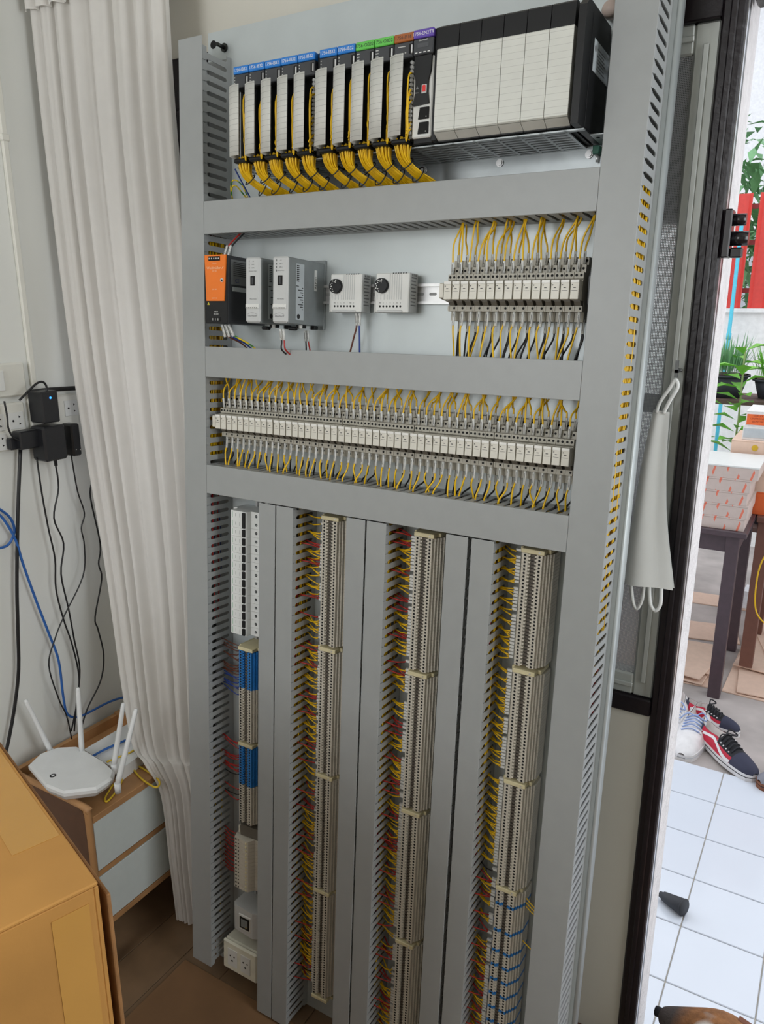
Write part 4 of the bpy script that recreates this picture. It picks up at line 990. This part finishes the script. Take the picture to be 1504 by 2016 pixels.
# folded white face mask on the window hook
M_MASK = mat('mask_white', (234, 236, 234), .8, var=.01)
mk = thing('face_mask', T(0, 0, 0), 'folded white face mask hanging from the window hook', 'face mask')
def strip(px_l, px_r, y0, n=8):
    rows = []
    Lp = cat_spline([onY(x, y, y0) for x, y in px_l], n); Rp = cat_spline([onY(x, y, y0) for x, y in px_r], n)
    return Lp, Rp
Lp, Rp = strip([(1287, 806), (1266, 900), (1246, 1020), (1226, 1146)], [(1318, 812), (1312, 900), (1312, 1020), (1326, 1160)], .165)
for side, sgn in (('front_layer', -1), ('back_layer', 1)):
    rows = []
    for i in range(len(Lp)):
        row = []
        for j in range(17):
            s_ = j / 16; p = Lp[i].lerp(Rp[i], s_); d = .004 + .006 * math.sin(math.pi * s_) + .004 * math.sin(7 * s_)
            row.append((p.x, p.y + sgn * d * (.3 + .7 * i / len(Lp)), p.z))
        rows.append(row)
    MB().grid(rows).build(side, M_MASK, mk)
for pts_ in ([(1292, 812), (1300, 790), (1318, 765), (1329, 748), (1333, 752)], [(1306, 814), (1318, 790), (1333, 765), (1333, 752), (1329, 750)]):
    MB().tube(cat_spline([onY(x, y, .162) for x, y in pts_], 5), .0032, 6).build('ear_loop', M_MASK, mk)
for pts_ in ([(1242, 1148), (1246, 1185), (1254, 1198), (1264, 1180), (1268, 1150)], [(1278, 1152), (1280, 1188), (1290, 1202), (1300, 1190), (1302, 1156)]):
    MB().tube(cat_spline([onY(x, y, .165) for x, y in pts_], 5), .0032, 6).build('ear_loop', M_MASK, mk)

# ================================================================== OUTSIDE
# black rubber cone on the tiles
a_, c_ = onZ(1299, 1760, GZ + .014), onZ(1348, 1788, GZ + .024)
rc = thing('rubber_door_stop', T(0, 0, 0), 'black ribbed rubber cone lying on the white tiles', 'door stop')
MB().tube([a_, a_.lerp(c_, .12), a_.lerp(c_, .15), c_.lerp(a_, .06), c_], .02, 14, rs=[.008, .010, .013, .0235, .021]).build('cone', mat('rubber_black', (44, 46, 52), .6), rc)
MB().tube([c_.lerp(a_, .07), c_.lerp(a_, .03)], .0245, 14).build('rim', MATS['rubber_black'], rc)

# shoes
def shoe(name, label, heel, toe, style):
    """lofted low sneaker: sole, upper, toe cap, side stripe, laces, lining; local x runs heel to toe"""
    d = (toe - heel); L = d.length; ang = math.atan2(d.y, d.x)
    t = thing(name, Matrix.Translation((heel.x, heel.y, GZ - (.012 if heel.y > 1.566 and toe.y > 1.566 else 0))) @ Matrix.Rotation(ang, 4, 'Z'), label, 'shoe')
    N = 25
    hw = [L * (.115 + .035 * math.sin(math.pi * min(1, s / 24 * 1.1)) + .02 * math.sin(math.pi * max(0, (s / 24 - .35)) / .65)) * min(1, math.sqrt(max(0, 1 - ((s / 24 - .5) / .505) ** 10)) + .02) for s in range(N)]
    rim = [(L * s / 24, hw[s]) for s in range(N)] + [(L * s / 24, -hw[s]) for s in range(N - 1, -1, -1)]
    MB().prism(rim, 0, .026, 'z').build('sole', style['sole'], t)
    MB().prism([(x, y * 1.012) for x, y in rim], .014, .017, 'z').build('sole_line', style['line'], t)
    def top(s):  # upper height along the shoe
        f = s / 24
        return .026 + (.062 - .012 * math.sin(math.pi * min(1, f / .36)) if f < .36 else (.062 * (1 - (f - .36) / .30) + .036 * ((f - .36) / .30) if f < .66 else .036 * math.sqrt(max(0, 1 - ((f - .66) / .345) ** 2)) + .002))
    def sec(s, k):   # k 0..12 across, left to right over the top
        a = math.pi * k / 12; h = top(s); w = hw[s] * .96
        x = L * s / 24
        return (x, w * math.cos(a) * (1 - .28 * math.sin(a)), .024 + (h - .024) * math.sin(a) ** .75)
    parts = {'side': MB(), 'toe_cap': MB(), 'lace_panel': MB(), 'stripe': MB(), 'lining': MB(), 'heel_counter': MB()}
    for s in range(N - 1):
        for k in range(12):
            q_ = [sec(s, k), sec(s + 1, k), sec(s + 1, k + 1), sec(s, k + 1)]
            f = s / 24; mid = 3 <= k <= 8
            if f < .40 and mid: continue                                    # ankle opening
            nm = 'toe_cap' if f >= .68 else ('lace_panel' if (mid or (f > .40 and k in (2, 9))) else ('heel_counter' if f < .08 else 'side'))
            parts[nm].face(q_, 0, True)
    for sgn in (0, 1):    # wavy side stripe standing slightly proud
        for s in range(3, 17):
            kk = 1.3 + .8 * math.sin((s - 3) / 14 * 5.2)
            def pt(ss, kv):
                kv = kv if sgn == 0 else 12 - kv
                lo = sec(ss, int(kv)); hi = sec(ss, min(12, int(kv) + 1)); f2 = kv - int(kv)
                p = [lo[i] * (1 - f2) + hi[i] * f2 for i in range(3)]
                return (p[0], p[1] * 1.03, p[2] + .0006)
            k2 = 1.3 + .8 * math.sin((s - 2) / 14 * 5.2)
            parts['stripe'].face([pt(s, kk - .38), pt(s + 1, k2 - .38), pt(s + 1, k2 + .38), pt(s, kk + .38)], 0, True)
    for s in range(10):    # lining sits inside the opening
        for k in range(3, 9):
            def ln(ss, kv):
                p = sec(ss, kv); dz = .034 * math.sin(math.pi * (kv - 3) / 6) ** .6
                return (p[0] + (.006 if ss == 0 else 0), p[1] * .92, sec(ss, 3)[2] - dz)
            parts['lining'].face([ln(s, k), ln(s + 1, k), ln(s + 1, k + 1), ln(s, k + 1)], 0, True)
    for nm, mb in parts.items():
        if mb.f: mb.build(nm, style[nm], t)
    for j in range(5):
        x0 = L * (.42 + .052 * j); s0 = int((.42 + .052 * j) * 24)
        a, c = sec(s0, 3), sec(s0 + 1, 9)
        m_ = sec(s0, 6)
        MB().tube(cat_spline([(x0, a[1], a[2] + .003), (x0 + .004, 0, m_[2] + .006), (x0 + .010, c[1], c[2] + .003)], 4), .0028, 5).build('lace', style['lace'], t)
        for p in (a, c): MB().tube([(x0, p[1] * 1.10, p[2] - .001), (x0, p[1] * 1.14, p[2] + .0012)], .0030, 8).build('eyelet', style['eyelet'], t)
    pk = sec(10, 6)[2]
    MB().tube(cat_spline([(L * .42, .0, pk), (L * .38, .025, pk + .012), (L * .44, .045, pk - .006), (L * .42, 0, pk + .002), (L * .46, -.03, pk + .010), (L * .5, -.05, pk - .012)], 5), .0026, 5).build('lace', style['lace'], t)
    return t
M_CAN = mat('sneaker_navy_canvas', (52, 54, 74), .8); M_SRED = mat('sneaker_red', (190, 30, 58), .7); M_SW = mat('sneaker_white', (228, 226, 226), .6); M_SBK = mat('sneaker_black', (28, 28, 34), .75)
SR = dict(sole=M_SW, line=M_SBK, side=M_SRED, toe_cap=M_CAN, lace_panel=M_SBK, stripe=M_SW, lining=mat('sneaker_lining', (206, 198, 194), .8), heel_counter=M_CAN, lace=M_SBK, eyelet=M_SW)
SWT = dict(SR, side=M_SW, toe_cap=M_SW, lace_panel=M_SW, line=mat('sole_grey', (200, 204, 210), .6), heel_counter=M_SW, lace=mat('lace_pale_blue', (150, 170, 214), .7))
shoe('sneaker', 'red and navy sneaker lying behind its pair, beside the table leg', onZ(1350, 1400, GZ), onZ(1455, 1446, GZ), SR)
shoe('sneaker', 'red and navy sneaker with its toe on the edge of the tiles', onZ(1384, 1450, GZ), onZ(1485, 1540, GZ), SR)
shoe('sneaker', 'white sneaker with pale blue laces next to the red pair', onZ(1372, 1405, GZ) + Vector((.02, 0, 0)), onZ(1340, 1493, GZ), SWT)
shoe('sneaker', 'white sneaker half hidden behind the door post', onZ(1338, 1385, GZ), onZ(1300, 1470, GZ), SWT)
SB = dict(SR, sole=mat('sandal_brown', (126, 78, 54), .7), side=mat('sandal_grey', (130, 130, 140), .6), toe_cap=MATS['sandal_grey'], lace_panel=MATS['sandal_grey'], heel_counter=MATS['sandal_grey'], lace=M_SW)
shoe('sneaker', 'grey shoe with brown sole at the edge of the tiles', onZ(1540, 1500, GZ) + Vector((.15, -.02, 0)), onZ(1492, 1552, GZ), SB)

# the dog at the doorstep, head lowered, seen from above
def dog():
    me = bpy.data.meshes.new('body')
    J = [((.150, 0, .155), .075, .07), ((.02, 0, .165), .082, .08), ((-.10, 0, .16), .070, .066), ((-.155, -.01, .205), .050, .05), ((-.215, -.012, .238), .052, .048), ((-.262, -.014, .226), .034, .03), ((-.312, -.014, .212), .020, .018), ((-.330, -.014, .210), .012, .012),
         ((-.09, .055, .10), .030, .03), ((-.085, .058, .05), .018, .018), ((-.088, .058, .012), .015, .015), ((-.105, .058, .008), .013, .011),
         ((-.09, -.055, .10), .030, .03), ((-.085, -.058, .05), .018, .018), ((-.088, -.058, .012), .015, .015), ((-.105, -.058, .008), .013, .011),
         ((.165, .055, .11), .038, .036), ((.150, .06, .075), .022, .022), ((.19, .06, .045), .015, .015), ((.175, .06, .012), .014, .014), ((.155, .06, .008), .013, .011),
         ((.165, -.055, .11), .038, .036), ((.150, -.06, .075), .022, .022), ((.19, -.06, .045), .015, .015), ((.175, -.06, .012), .014, .014), ((.155, -.06, .008), .013, .011),
         ((.215, 0, .185), .022, .022), ((.265, 0, .225), .014, .014), ((.300, .01, .265), .009, .009)]
    E_ = [(0, 1), (1, 2), (2, 3), (3, 4), (4, 5), (5, 6), (6, 7), (2, 8), (8, 9), (9, 10), (10, 11), (2, 12), (12, 13), (13, 14), (14, 15), (0, 16), (16, 17), (17, 18), (18, 19), (19, 20), (0, 21), (21, 22), (22, 23), (23, 24), (24, 25), (0, 26), (26, 27), (27, 28)]
    me.from_pydata([j[0] for j in J], E_, [])
    o = bpy.data.objects.new('tmp', me); col.objects.link(o)
    mo = o.modifiers.new('s', 'SKIN'); mo.use_smooth_shade = True
    for i, sv in enumerate(me.skin_vertices[0].data): sv.radius = (J[i][1] * 1.3, J[i][2] * 1.3); sv.use_root = (i == 1)
    sb_ = o.modifiers.new('d', 'SUBSURF'); sb_.levels = 2
    dg = bpy.context.evaluated_depsgraph_get(); dg.update()
    m2 = bpy.data.meshes.new_from_object(o.evaluated_get(dg)); bpy.data.objects.remove(o)
    for p in m2.polygons: p.use_smooth = True
    return m2
MF = mat('dog_fur', (146, 98, 58), .85, var=.3, scale=60, bump=.5, bscale=220)
nt = MF.node_tree; b = nt.nodes['Principled BSDF']; src = b.inputs['Base Color'].links[0].from_socket
t_ = nt.nodes.new('ShaderNodeTexCoord'); no = nt.nodes.new('ShaderNodeTexNoise'); no.inputs['Scale'].default_value = 9; nt.links.new(t_.outputs['Object'], no.inputs['Vector'])
rp = nt.nodes.new('ShaderNodeValToRGB'); rp.color_ramp.elements[0].position = .60; rp.color_ramp.elements[1].position = .66; nt.links.new(no.outputs['Fac'], rp.inputs['Fac'])
mx = nt.nodes.new('ShaderNodeMix'); mx.data_type = 'RGBA'; nt.links.new(rp.outputs['Color'], mx.inputs[0]); nt.links.new(src, mx.inputs[6]); mx.inputs[7].default_value = (.72, .70, .66, 1); nt.links.new(mx.outputs[2], b.inputs['Base Color'])
sx = nt.nodes.new('ShaderNodeSeparateXYZ'); nt.links.new(t_.outputs['Object'], sx.inputs[0])
mr = nt.nodes.new('ShaderNodeMapRange'); mr.inputs[1].default_value = -.27; mr.inputs[2].default_value = -.30; nt.links.new(sx.outputs[0], mr.inputs[0])
m2_ = nt.nodes.new('ShaderNodeMix'); m2_.data_type = 'RGBA'; nt.links.new(mr.outputs[0], m2_.inputs[0]); nt.links.new(mx.outputs[2], m2_.inputs[6]); m2_.inputs[7].default_value = (.07, .055, .05, 1); nt.links.new(m2_.outputs[2], b.inputs['Base Color'])
nose = onZ(1294, 1978, FLOOR + .228)
hd = math.atan2(-.24, 1.0)
DM = Matrix.Translation((nose.x, nose.y, FLOOR)) @ Matrix.Rotation(hd, 4, 'Z') @ Matrix.Translation((.335, .014, 0))
dg_ = thing('dog', DM, 'small brown and white dog putting its head out over the doorstep', 'dog')
dm = dog(); dm.materials.clear(); dm.materials.append(MF); obj('body', dm, dg_)
for sgn in (-1, 1):
    MB().grid([[(-.195, -.012 + sgn * .030, .275), (-.175, -.012 + sgn * .034, .270)], [(-.200, -.012 + sgn * .055, .262), (-.165, -.012 + sgn * .058, .256)], [(-.190, -.012 + sgn * .068, .230), (-.175, -.012 + sgn * .070, .226)]]).build('ear', mat('dog_ear', (112, 62, 36), .85), dg_)
    MB().cyl((-.245, -.013 + sgn * .024), .006, .250, .254, 'z', 10).build('eye', M_SBK, dg_)
MB().tube([(-.336, -.014, .212), (-.318, -.014, .216)], .010, 10).build('nose', M_SBK, dg_)

# side table with flat boxes
M_TBL = mat('table_dark_wood', (74, 60, 66), .4, var=.1)
ta = thing('table', T(0, 0, 0), 'dark wooden table carrying stacks of flat boxes in the yard', 'table')
MB().box(.10, .913, 2.13, 2.76, .615, .640, 0, .003).build('top', M_TBL, ta)
MB().box(.14, .885, 2.155, 2.172, .545, .615).build('apron', M_TBL, ta)
MB().box(.868, .885, 2.172, 2.72, .545, .615).build('apron', M_TBL, ta)
for x, y in ((.838, 2.145), (.838, 2.68), (.14, 2.145), (.14, 2.68)): MB().box(x, x + .05, y, y + .05, GZ - .012, .6145, 0, .002).build('leg', M_TBL, ta)
M_FB = mat('flat_box_grey', (198, 182, 174), .6, var=.03)
nt = M_FB.node_tree; n = nt.nodes; b = n['Principled BSDF']; src = b.inputs['Base Color'].links[0].from_socket
t_ = n.new('ShaderNodeTexCoord'); mp = n.new('ShaderNodeMapping'); mp.inputs['Rotation'].default_value = (0, R(-38), 0); mp.inputs['Scale'].default_value = (26, 1, 9); nt.links.new(t_.outputs['Object'], mp.inputs[0])
sx = n.new('ShaderNodeSeparateXYZ'); nt.links.new(mp.outputs[0], sx.inputs[0])
def frac_lt(sock, lim):
    f = n.new('ShaderNodeMath'); f.operation = 'FRACT'; nt.links.new(sock, f.inputs[0]); l = n.new('ShaderNodeMath'); l.operation = 'LESS_THAN'; l.inputs[1].default_value = lim; nt.links.new(f.outputs[0], l.inputs[0]); return l.outputs[0]
an = n.new('ShaderNodeMath'); an.operation = 'MULTIPLY'; nt.links.new(frac_lt(sx.outputs[0], .17), an.inputs[0]); nt.links.new(frac_lt(sx.outputs[2], .62), an.inputs[1])
mx = n.new('ShaderNodeMix'); mx.data_type = 'RGBA'; nt.links.new(an.outputs[0], mx.inputs[0]); nt.links.new(src, mx.inputs[6]); mx.inputs[7].default_value = tuple(lin(x) for x in (222, 120, 96)) + (1,); nt.links.new(mx.outputs[2], b.inputs['Base Color'])
for k in range(5):
    dx = (.0, .006, -.002, .004, .028)[k]
    f = thing('flat_box', T(.672 + dx, 2.15, .6405 + k * .0532), 'flat pale box with red diagonal print, ' + ('bottom', 'second from bottom', 'middle', 'second from top', 'topmost')[k] + ' in its stack', 'box', 'flat boxes on the table')
    MB().box(0, .225, 0, .30, 0, .046, 0, .001).build('tray', M_FB, f); MB().box(-.001, .226, -.001, .301, .0462, .053, 0, .001).build('lid', M_WHITE if k == 4 else M_FB, f)
def carton(x, y, z, w, d, h, m, label, band=None, top=None):
    t = thing('carton', T(x, y, z), label, 'box')
    MB().box(0, w, 0, d, 0, h - .004, 0, .001).build('body', m, t); MB().box(-.001, w + .001, -.001, d + .001, h - .004, h, 0, .001).build('lid', top or m, t)
    if band: MB().box(.004, w - .004, -.0015, -.0002, h * band[1], h * band[2]).build('label', band[0], t)
    return t
M_OR = mat('carton_orange', (226, 106, 52), .6); M_KR = mat('carton_kraft', (222, 192, 172), .7, var=.04); M_CW = mat('carton_white', (226, 224, 222), .6)
SX, SY = .795, 2.47
t = carton(SX, SY, .6405, .36, .30, .10, M_OR, 'orange carton at the bottom of the mixed stack of boxes')
t = carton(SX - .012, SY, .741, .38, .30, .075, M_KR, 'plain kraft carton in the lower half of the mixed stack')
t = carton(SX - .016, SY, .8165, .38, .30, .070, M_KR, 'plain kraft carton right under the one with the yellow dot')
t = carton(SX - .016, SY, .887, .38, .30, .072, M_KR, 'kraft carton with a round yellow dot')
p_ = onY(1486, 882, SY); MB().cyl((p_.x - SX + .016, p_.z - .887), .013, -.0016, -.0003, 'y', 18).build('dot', mat('dot_yellow', (206, 168, 40), .5), t)
MB().box(.08, .2, -.0012, -.0002, .008, .010).build('print', mat('print_red', (206, 80, 70), .5), t)
t = carton(SX + .02, SY + .03, .9595, .32, .24, .062, M_CW, 'white carton with printed label near the top of the mixed stack', (M_LABEL, .15, .8))
t = carton(SX + .026, SY + .03, 1.022, .32, .24, .062, M_CW, 'topmost carton with orange label in the mixed stack', (M_OR, .05, .78))
for j, tx in enumerate(('ÖLFLEX', 'UNITRONIC', 'SKINTOP')): lettering(tx, .011, Matrix.Translation((.048, -.0017, .042 - j * .0125)) @ Matrix.Rotation(R(90), 4, 'X'), mat('print_maroon', (130, 40, 24), .5, var=0), t)

# cardboard, foam and a second table further back
G2 = GZ - .012
def sheet(x0, x1, y0, y1, z, rz, tilt, label, m=M_KR, th=.006):
    t = thing('cardboard_sheet', Matrix.Translation(((x0 + x1) / 2, (y0 + y1) / 2, z)) @ Matrix.Rotation(R(rz), 4, 'Z') @ Matrix.Rotation(R(tilt), 4, 'X'), label, 'cardboard')
    w, d = (x1 - x0) / 2, (y1 - y0) / 2
    MB().box(-w, -.004, -d, d, 0, th, 0, .001).build('panel', m, t); MB().box(.004, w, -d, d, 0, th, 0, .001).build('panel', m, t); MB().box(-.004, .004, -d, d, 0, th * .6).build('crease', M_CARD2, t)
sheet(.1, .83, 2.21, 2.66, G2, 3, 0, 'bottom cardboard sheet lying flat by the table leg')
sheet(.90, 1.9, 2.21, 2.95, G2, -2, 0, 'bottom cardboard sheet lying flat on the open side of the table')
sheet(.15, .82, 2.24, 2.62, G2 + .012, -4, 0, 'cardboard sheet second from the bottom under the table')
sheet(.92, 1.8, 2.26, 2.95, G2 + .010, 4, 0, 'cardboard sheet second from the bottom on the open side of the table')
sheet(.2, .82, 2.28, 2.62, G2 + .026, 6, 0, 'crumpled cardboard sheet on top of the pile under the table')
sheet(.93, 1.7, 2.42, 2.93, G2 + .024, -8, 0, 'cardboard sheet on top of the pile on the open side of the table')
sheet(.3, .88, 2.72, 2.95, G2 + .001, 12, 0, 'narrow cardboard sheet behind the table legs')
sheet(.95, 1.6, 2.72, 3.2, G2 + .0305, 15, 0, 'skewed topmost cardboard sheet on the open side of the table')
sheet(.3, .82, 2.26, 2.56, G2 + .0325, -9, 0, 'skewed topmost cardboard sheet under the table')
sheet(.45, 1.2, 3.27, 3.45, G2, 6, 0, 'cardboard sheet lying on the yard behind the table')
M_FOAM = mat('foam_white', (232, 234, 238), .9, bump=.2)
def foam(x, y, z, rz, label):
    t = thing('foam_block', Matrix.Translation((x, y, z)) @ Matrix.Rotation(R(rz), 4, 'Z'), label, 'foam block')
    MB().prism([(0, 0), (.30, 0), (.30, .05), (.24, .05), (.24, .10), (.06, .10), (.06, .05), (0, .05)], 0, .12, 'y').build('block', M_FOAM, t)
foam(.36, 2.30, G2 + .040, 60, 'notched white foam block on the cardboard under the table')
foam(.78, 3.30, G2 + .0065, -4, 'notched white foam block on the cardboard behind the table')
tb2 = thing('table', T(0, 0, 0), 'brown wooden table standing right behind the dark one under the mixed stack', 'table')
MB().box(.918, 1.40, 2.44, 2.94, .612, .640, 0, .003).build('top', mat('table_brown', (112, 74, 62), .5), tb2)
for x, y in ((.925, 2.45), (1.335, 2.45), (.925, 2.875), (1.335, 2.875)): MB().box(x, x + .055, y, y + .055, G2 + .038, .612, 0, .002).build('leg', MATS['table_brown'], tb2)
MB().tube(cat_spline([(1.06, 2.435, .645), (1.03, 2.425, .60)] + [onY(x_, y_, 2.42) for x_, y_ in ((1500, 1105), (1487, 1165), (1489, 1205), (1506, 1228))], 6), .0035, 6).build('hose', M_YEL, None, None, label='thin yellow hose hanging beside the brown table', cat='hose')

# plant shelf and plants
M_LEAF = mat('leaf_green', (120, 190, 70), .5, var=.3, scale=12, trans=0); M_LEAF2 = mat('leaf_bluegreen', (110, 160, 110), .5, var=.25, scale=12); M_POT = mat('pot_black', (58, 60, 68), .6); M_SHELF = mat('shelf_brown', (104, 82, 76), .6)
sf = thing('plant_shelf', T(0, 0, 0), 'brown plank shelf carrying potted plants in the yard', 'shelf')
for k in range(3): MB().box(.2, 1.5, 3.22 + k * .13, 3.34 + k * .13, 1.02, 1.045, 0, .002).build('plank', M_SHELF, sf)
for k in range(2): MB().box(.2, 1.5, 2.98 + k * .12, 3.09 + k * .12, .42, .445, 0, .002).build('plank', M_SHELF, sf)
for x in (.25, 1.4):
    for y in (3.0, 3.56): MB().box(x, x + .04, y, y + .04, G2, 1.02).build('leg', M_SHELF, sf)
def leaf(mb, p, d, L, w, m=0, droop=.3):
    d = Vector(d).normalized(); up = Vector((0, 0, 1)); s_ = d.cross(up); s_ = s_.normalized() if s_.length > .05 else Vector((1, 0, 0))
    p = Vector(p); a = p + d * L * .5 - up * droop * L * .1; e = p + d * L - up * droop * L * .45
    n1 = s_.cross(d).normalized() * w * .18
    mb.idx([p, a + s_ * w * .5 + n1, a, a - s_ * w * .5 + n1, e], [(0, 1, 2), (0, 2, 3), (1, 4, 2), (2, 4, 3)], m, True)
def pot(t, r, h, m=M_POT):
    MB().cyl((0, 0), r * .72, 0, h, 'z', 18, 0, r).build('pot', m, t); MB().cyl((0, 0), r * 1.07, h * .9, h, 'z', 18).build('pot_rim', m, t); MB().cyl((0, 0), r * .9, h, h + .002, 'z', 14).build('soil', mat('soil', (70, 56, 46), .9), t)
def grass_pot(x, y, z, r, h, gh, label, seed, m=M_LEAF2):
    t = thing('potted_grass', T(x, y, z), label, 'potted plant'); pot(t, r, h); rd = random.Random(seed); mb = MB()
    for k in range(170):
        a, rr = rd.uniform(0, 6.28), r * .8 * math.sqrt(rd.random()); q_ = Vector((rr * math.cos(a), rr * math.sin(a), h))
        leaf(mb, q_, (math.cos(a) * .45 * rd.random(), math.sin(a) * .45 * rd.random(), 1), gh * rd.uniform(.5, 1.1), .010, 0, rd.uniform(0, 1.2))
    mb.build('grass', m, t, kind='stuff')
grass_pot(.615, 3.36, 1.046, .115, .12, .24, 'black pot of fine grass on the plank shelf nearest the door post', 1)
grass_pot(.86, 3.40, 1.046, .11, .10, .24, 'black pot of bright grass further along the plank shelf', 2, M_LEAF)
grass_pot(1.10, 3.36, 1.046, .11, .10, .22, 'black pot of grass at the far end of the plank shelf', 3)
def leafy(x, y, z, H, nl, L, label, seed, m=M_LEAF, r=.1, ph=.16):
    t = thing('leafy_plant', T(x, y, z), label, 'potted plant'); pot(t, r, ph); rd = random.Random(seed)
    MB().tube([(0, 0, ph), (.01, .01, ph + H * .5), (.0, .02, ph + H)], .005, 6).build('stem', mat('stem_green', (130, 150, 90), .6), t)
    for k in range(nl):
        hh = ph + H * (.15 + .85 * k / nl); a = k * 2.4 + rd.uniform(-.3, .3); mb = MB()
        leaf(mb, (.004 * math.cos(a), .004 * math.sin(a) + .015, hh), (math.cos(a), math.sin(a), rd.uniform(.1, .7)), L * rd.uniform(.7, 1.15), L * .5, 0, rd.uniform(.2, .8)); mb.build('leaf', m, t)
leafy(.72, 3.1, .4455, .72, 30, .15, 'tall leafy plant rising in front of the plank shelf', 4)
leafy(.52, 3.1, .4455, .55, 28, .14, 'leafy plant growing beside the plaster wall edge', 5)
leafy(.93, 3.1, .4455, .55, 28, .14, 'leafy plant between the tall plant and the mixed stack of boxes', 6, M_LEAF2)
hl = thing('helmet', T(.60, 2.62, .6405), 'grey and white helmet on the table behind the flat boxes', 'helmet')
hm = MB(); rows = []
for i in range(7):
    a = math.pi / 2 * i / 6; rows.append([(.105 * math.cos(a) * math.cos(2 * math.pi * j / 16), .08 * math.cos(a) * math.sin(2 * math.pi * j / 16), .02 + .235 * math.sin(a)) for j in range(17)])
hm.grid(rows).build('shell', mat('helmet_grey', (168, 172, 182), .4), hl); MB().box(-.10, .10, -.085, -.06, .04, .10, 0, .01).build('visor', M_DKGREY, hl); MB().cyl((0, 0), .107, 0, .022, 'z', 18).build('rim', M_WHITE, hl)

# low wall, red fence, building and trees behind
structure('wall_garden', MB().box(-3, .18, 4.45, 4.55, G2, 3.0).box(-3, 5, 4.56, 4.70, G2, 1.47).box(-3, 5, 4.53, 4.73, 1.47, 1.495), mat('garden_wall_white', (234, 234, 232), .9))
fe = thing('red_fence', T(0, 4.60, 1.495), 'red fence of upright metal boards on the white garden wall', 'fence')
M_FR = mat('fence_red', (214, 70, 62), .5, var=.06)
fb = MB().prism([(0, 0), (.020, .022), (.088, .022), (.108, 0), (.104, -.003), (.086, .018), (.022, .018), (.004, -.003)], 0, .71, 'z').mesh('board', M_FR)
for k in range(19): obj('board', fb, fe, T(.25 + k * .150, -.04, .001))
for z in (.10, .40, .62): MB().box(.22, 3.1, .0, .03, z, z + .03).build('rail', mat('fence_rail', (150, 60, 60), .5), fe)
pp = thing('water_pipe', T(0, 0, 0), 'thin turquoise pipe standing in front of the red fence', 'pipe'); P0 = onY(1437, 640, 4.45); MB().cyl((P0.x, 4.45), .012, G2, 2.02, 'z', 10).build('pipe', mat('pipe_cyan', (80, 190, 214), .4), pp); MB().cyl((P0.x, 4.45), .016, 1.3, 1.34, 'z', 10).build('joint', MATS['pipe_cyan'], pp)
bd = thing('neighbour_house', T(0, 9.0, 0), 'pale house with corrugated grey wall behind the fence', 'building')
cg = MB(); cg.grid([[(-6 + k * .06, -.012 * (k % 2), z) for k in range(200)] for z in (G2, 2.35)], 0, False); cg.build('corrugated_wall', mat('corrugated_grey', (186, 190, 196), .5, .3), bd)
MB().box(-6, 6, .02, 3, 2.4, 5.0).build('upper_wall', mat('house_white', (232, 232, 234), .8), bd); MB().box(-6, 6, -.5, 3.2, 5.0, 5.08).build('roof', mat('roof_grey', (120, 120, 124), .6), bd)
def tree(x, y, H, rad, n_, label, seed, m):
    t = thing('tree', T(x, y, G2), label, 'tree'); rd = random.Random(seed); mb = MB()
    MB().tube([(0, 0, 0), (.05, 0, H * .4), (0, .05, H * .8)], .05, 8, rs=[.07, .05, .03]).build('trunk', mat('bark', (110, 96, 82), .9), t)
    for k in range(n_):
        a, b_, rr = rd.uniform(0, 6.28), rd.uniform(-1, 1), rad * rd.random() ** .4
        p = (rr * math.cos(a) * math.sqrt(1 - b_ * b_), rr * math.sin(a) * math.sqrt(1 - b_ * b_) * .6, H * .82 + rr * b_ * .9)
        leaf(mb, p, (rd.uniform(-1, 1), rd.uniform(-1, 1), rd.uniform(-.8, .3)), rd.uniform(.12, .22), rd.uniform(.05, .09), 0, .6)
    mb.build('foliage', m, t, kind='stuff')
tree(.55, 5.6, 2.7, .95, 900, 'leafy green tree rising behind the red fence', 21, M_LEAF2)
tree(2.75, 6.0, 2.9, 1.1, 700, 'broad leafy tree behind the far part of the red fence', 22, M_LEAF)
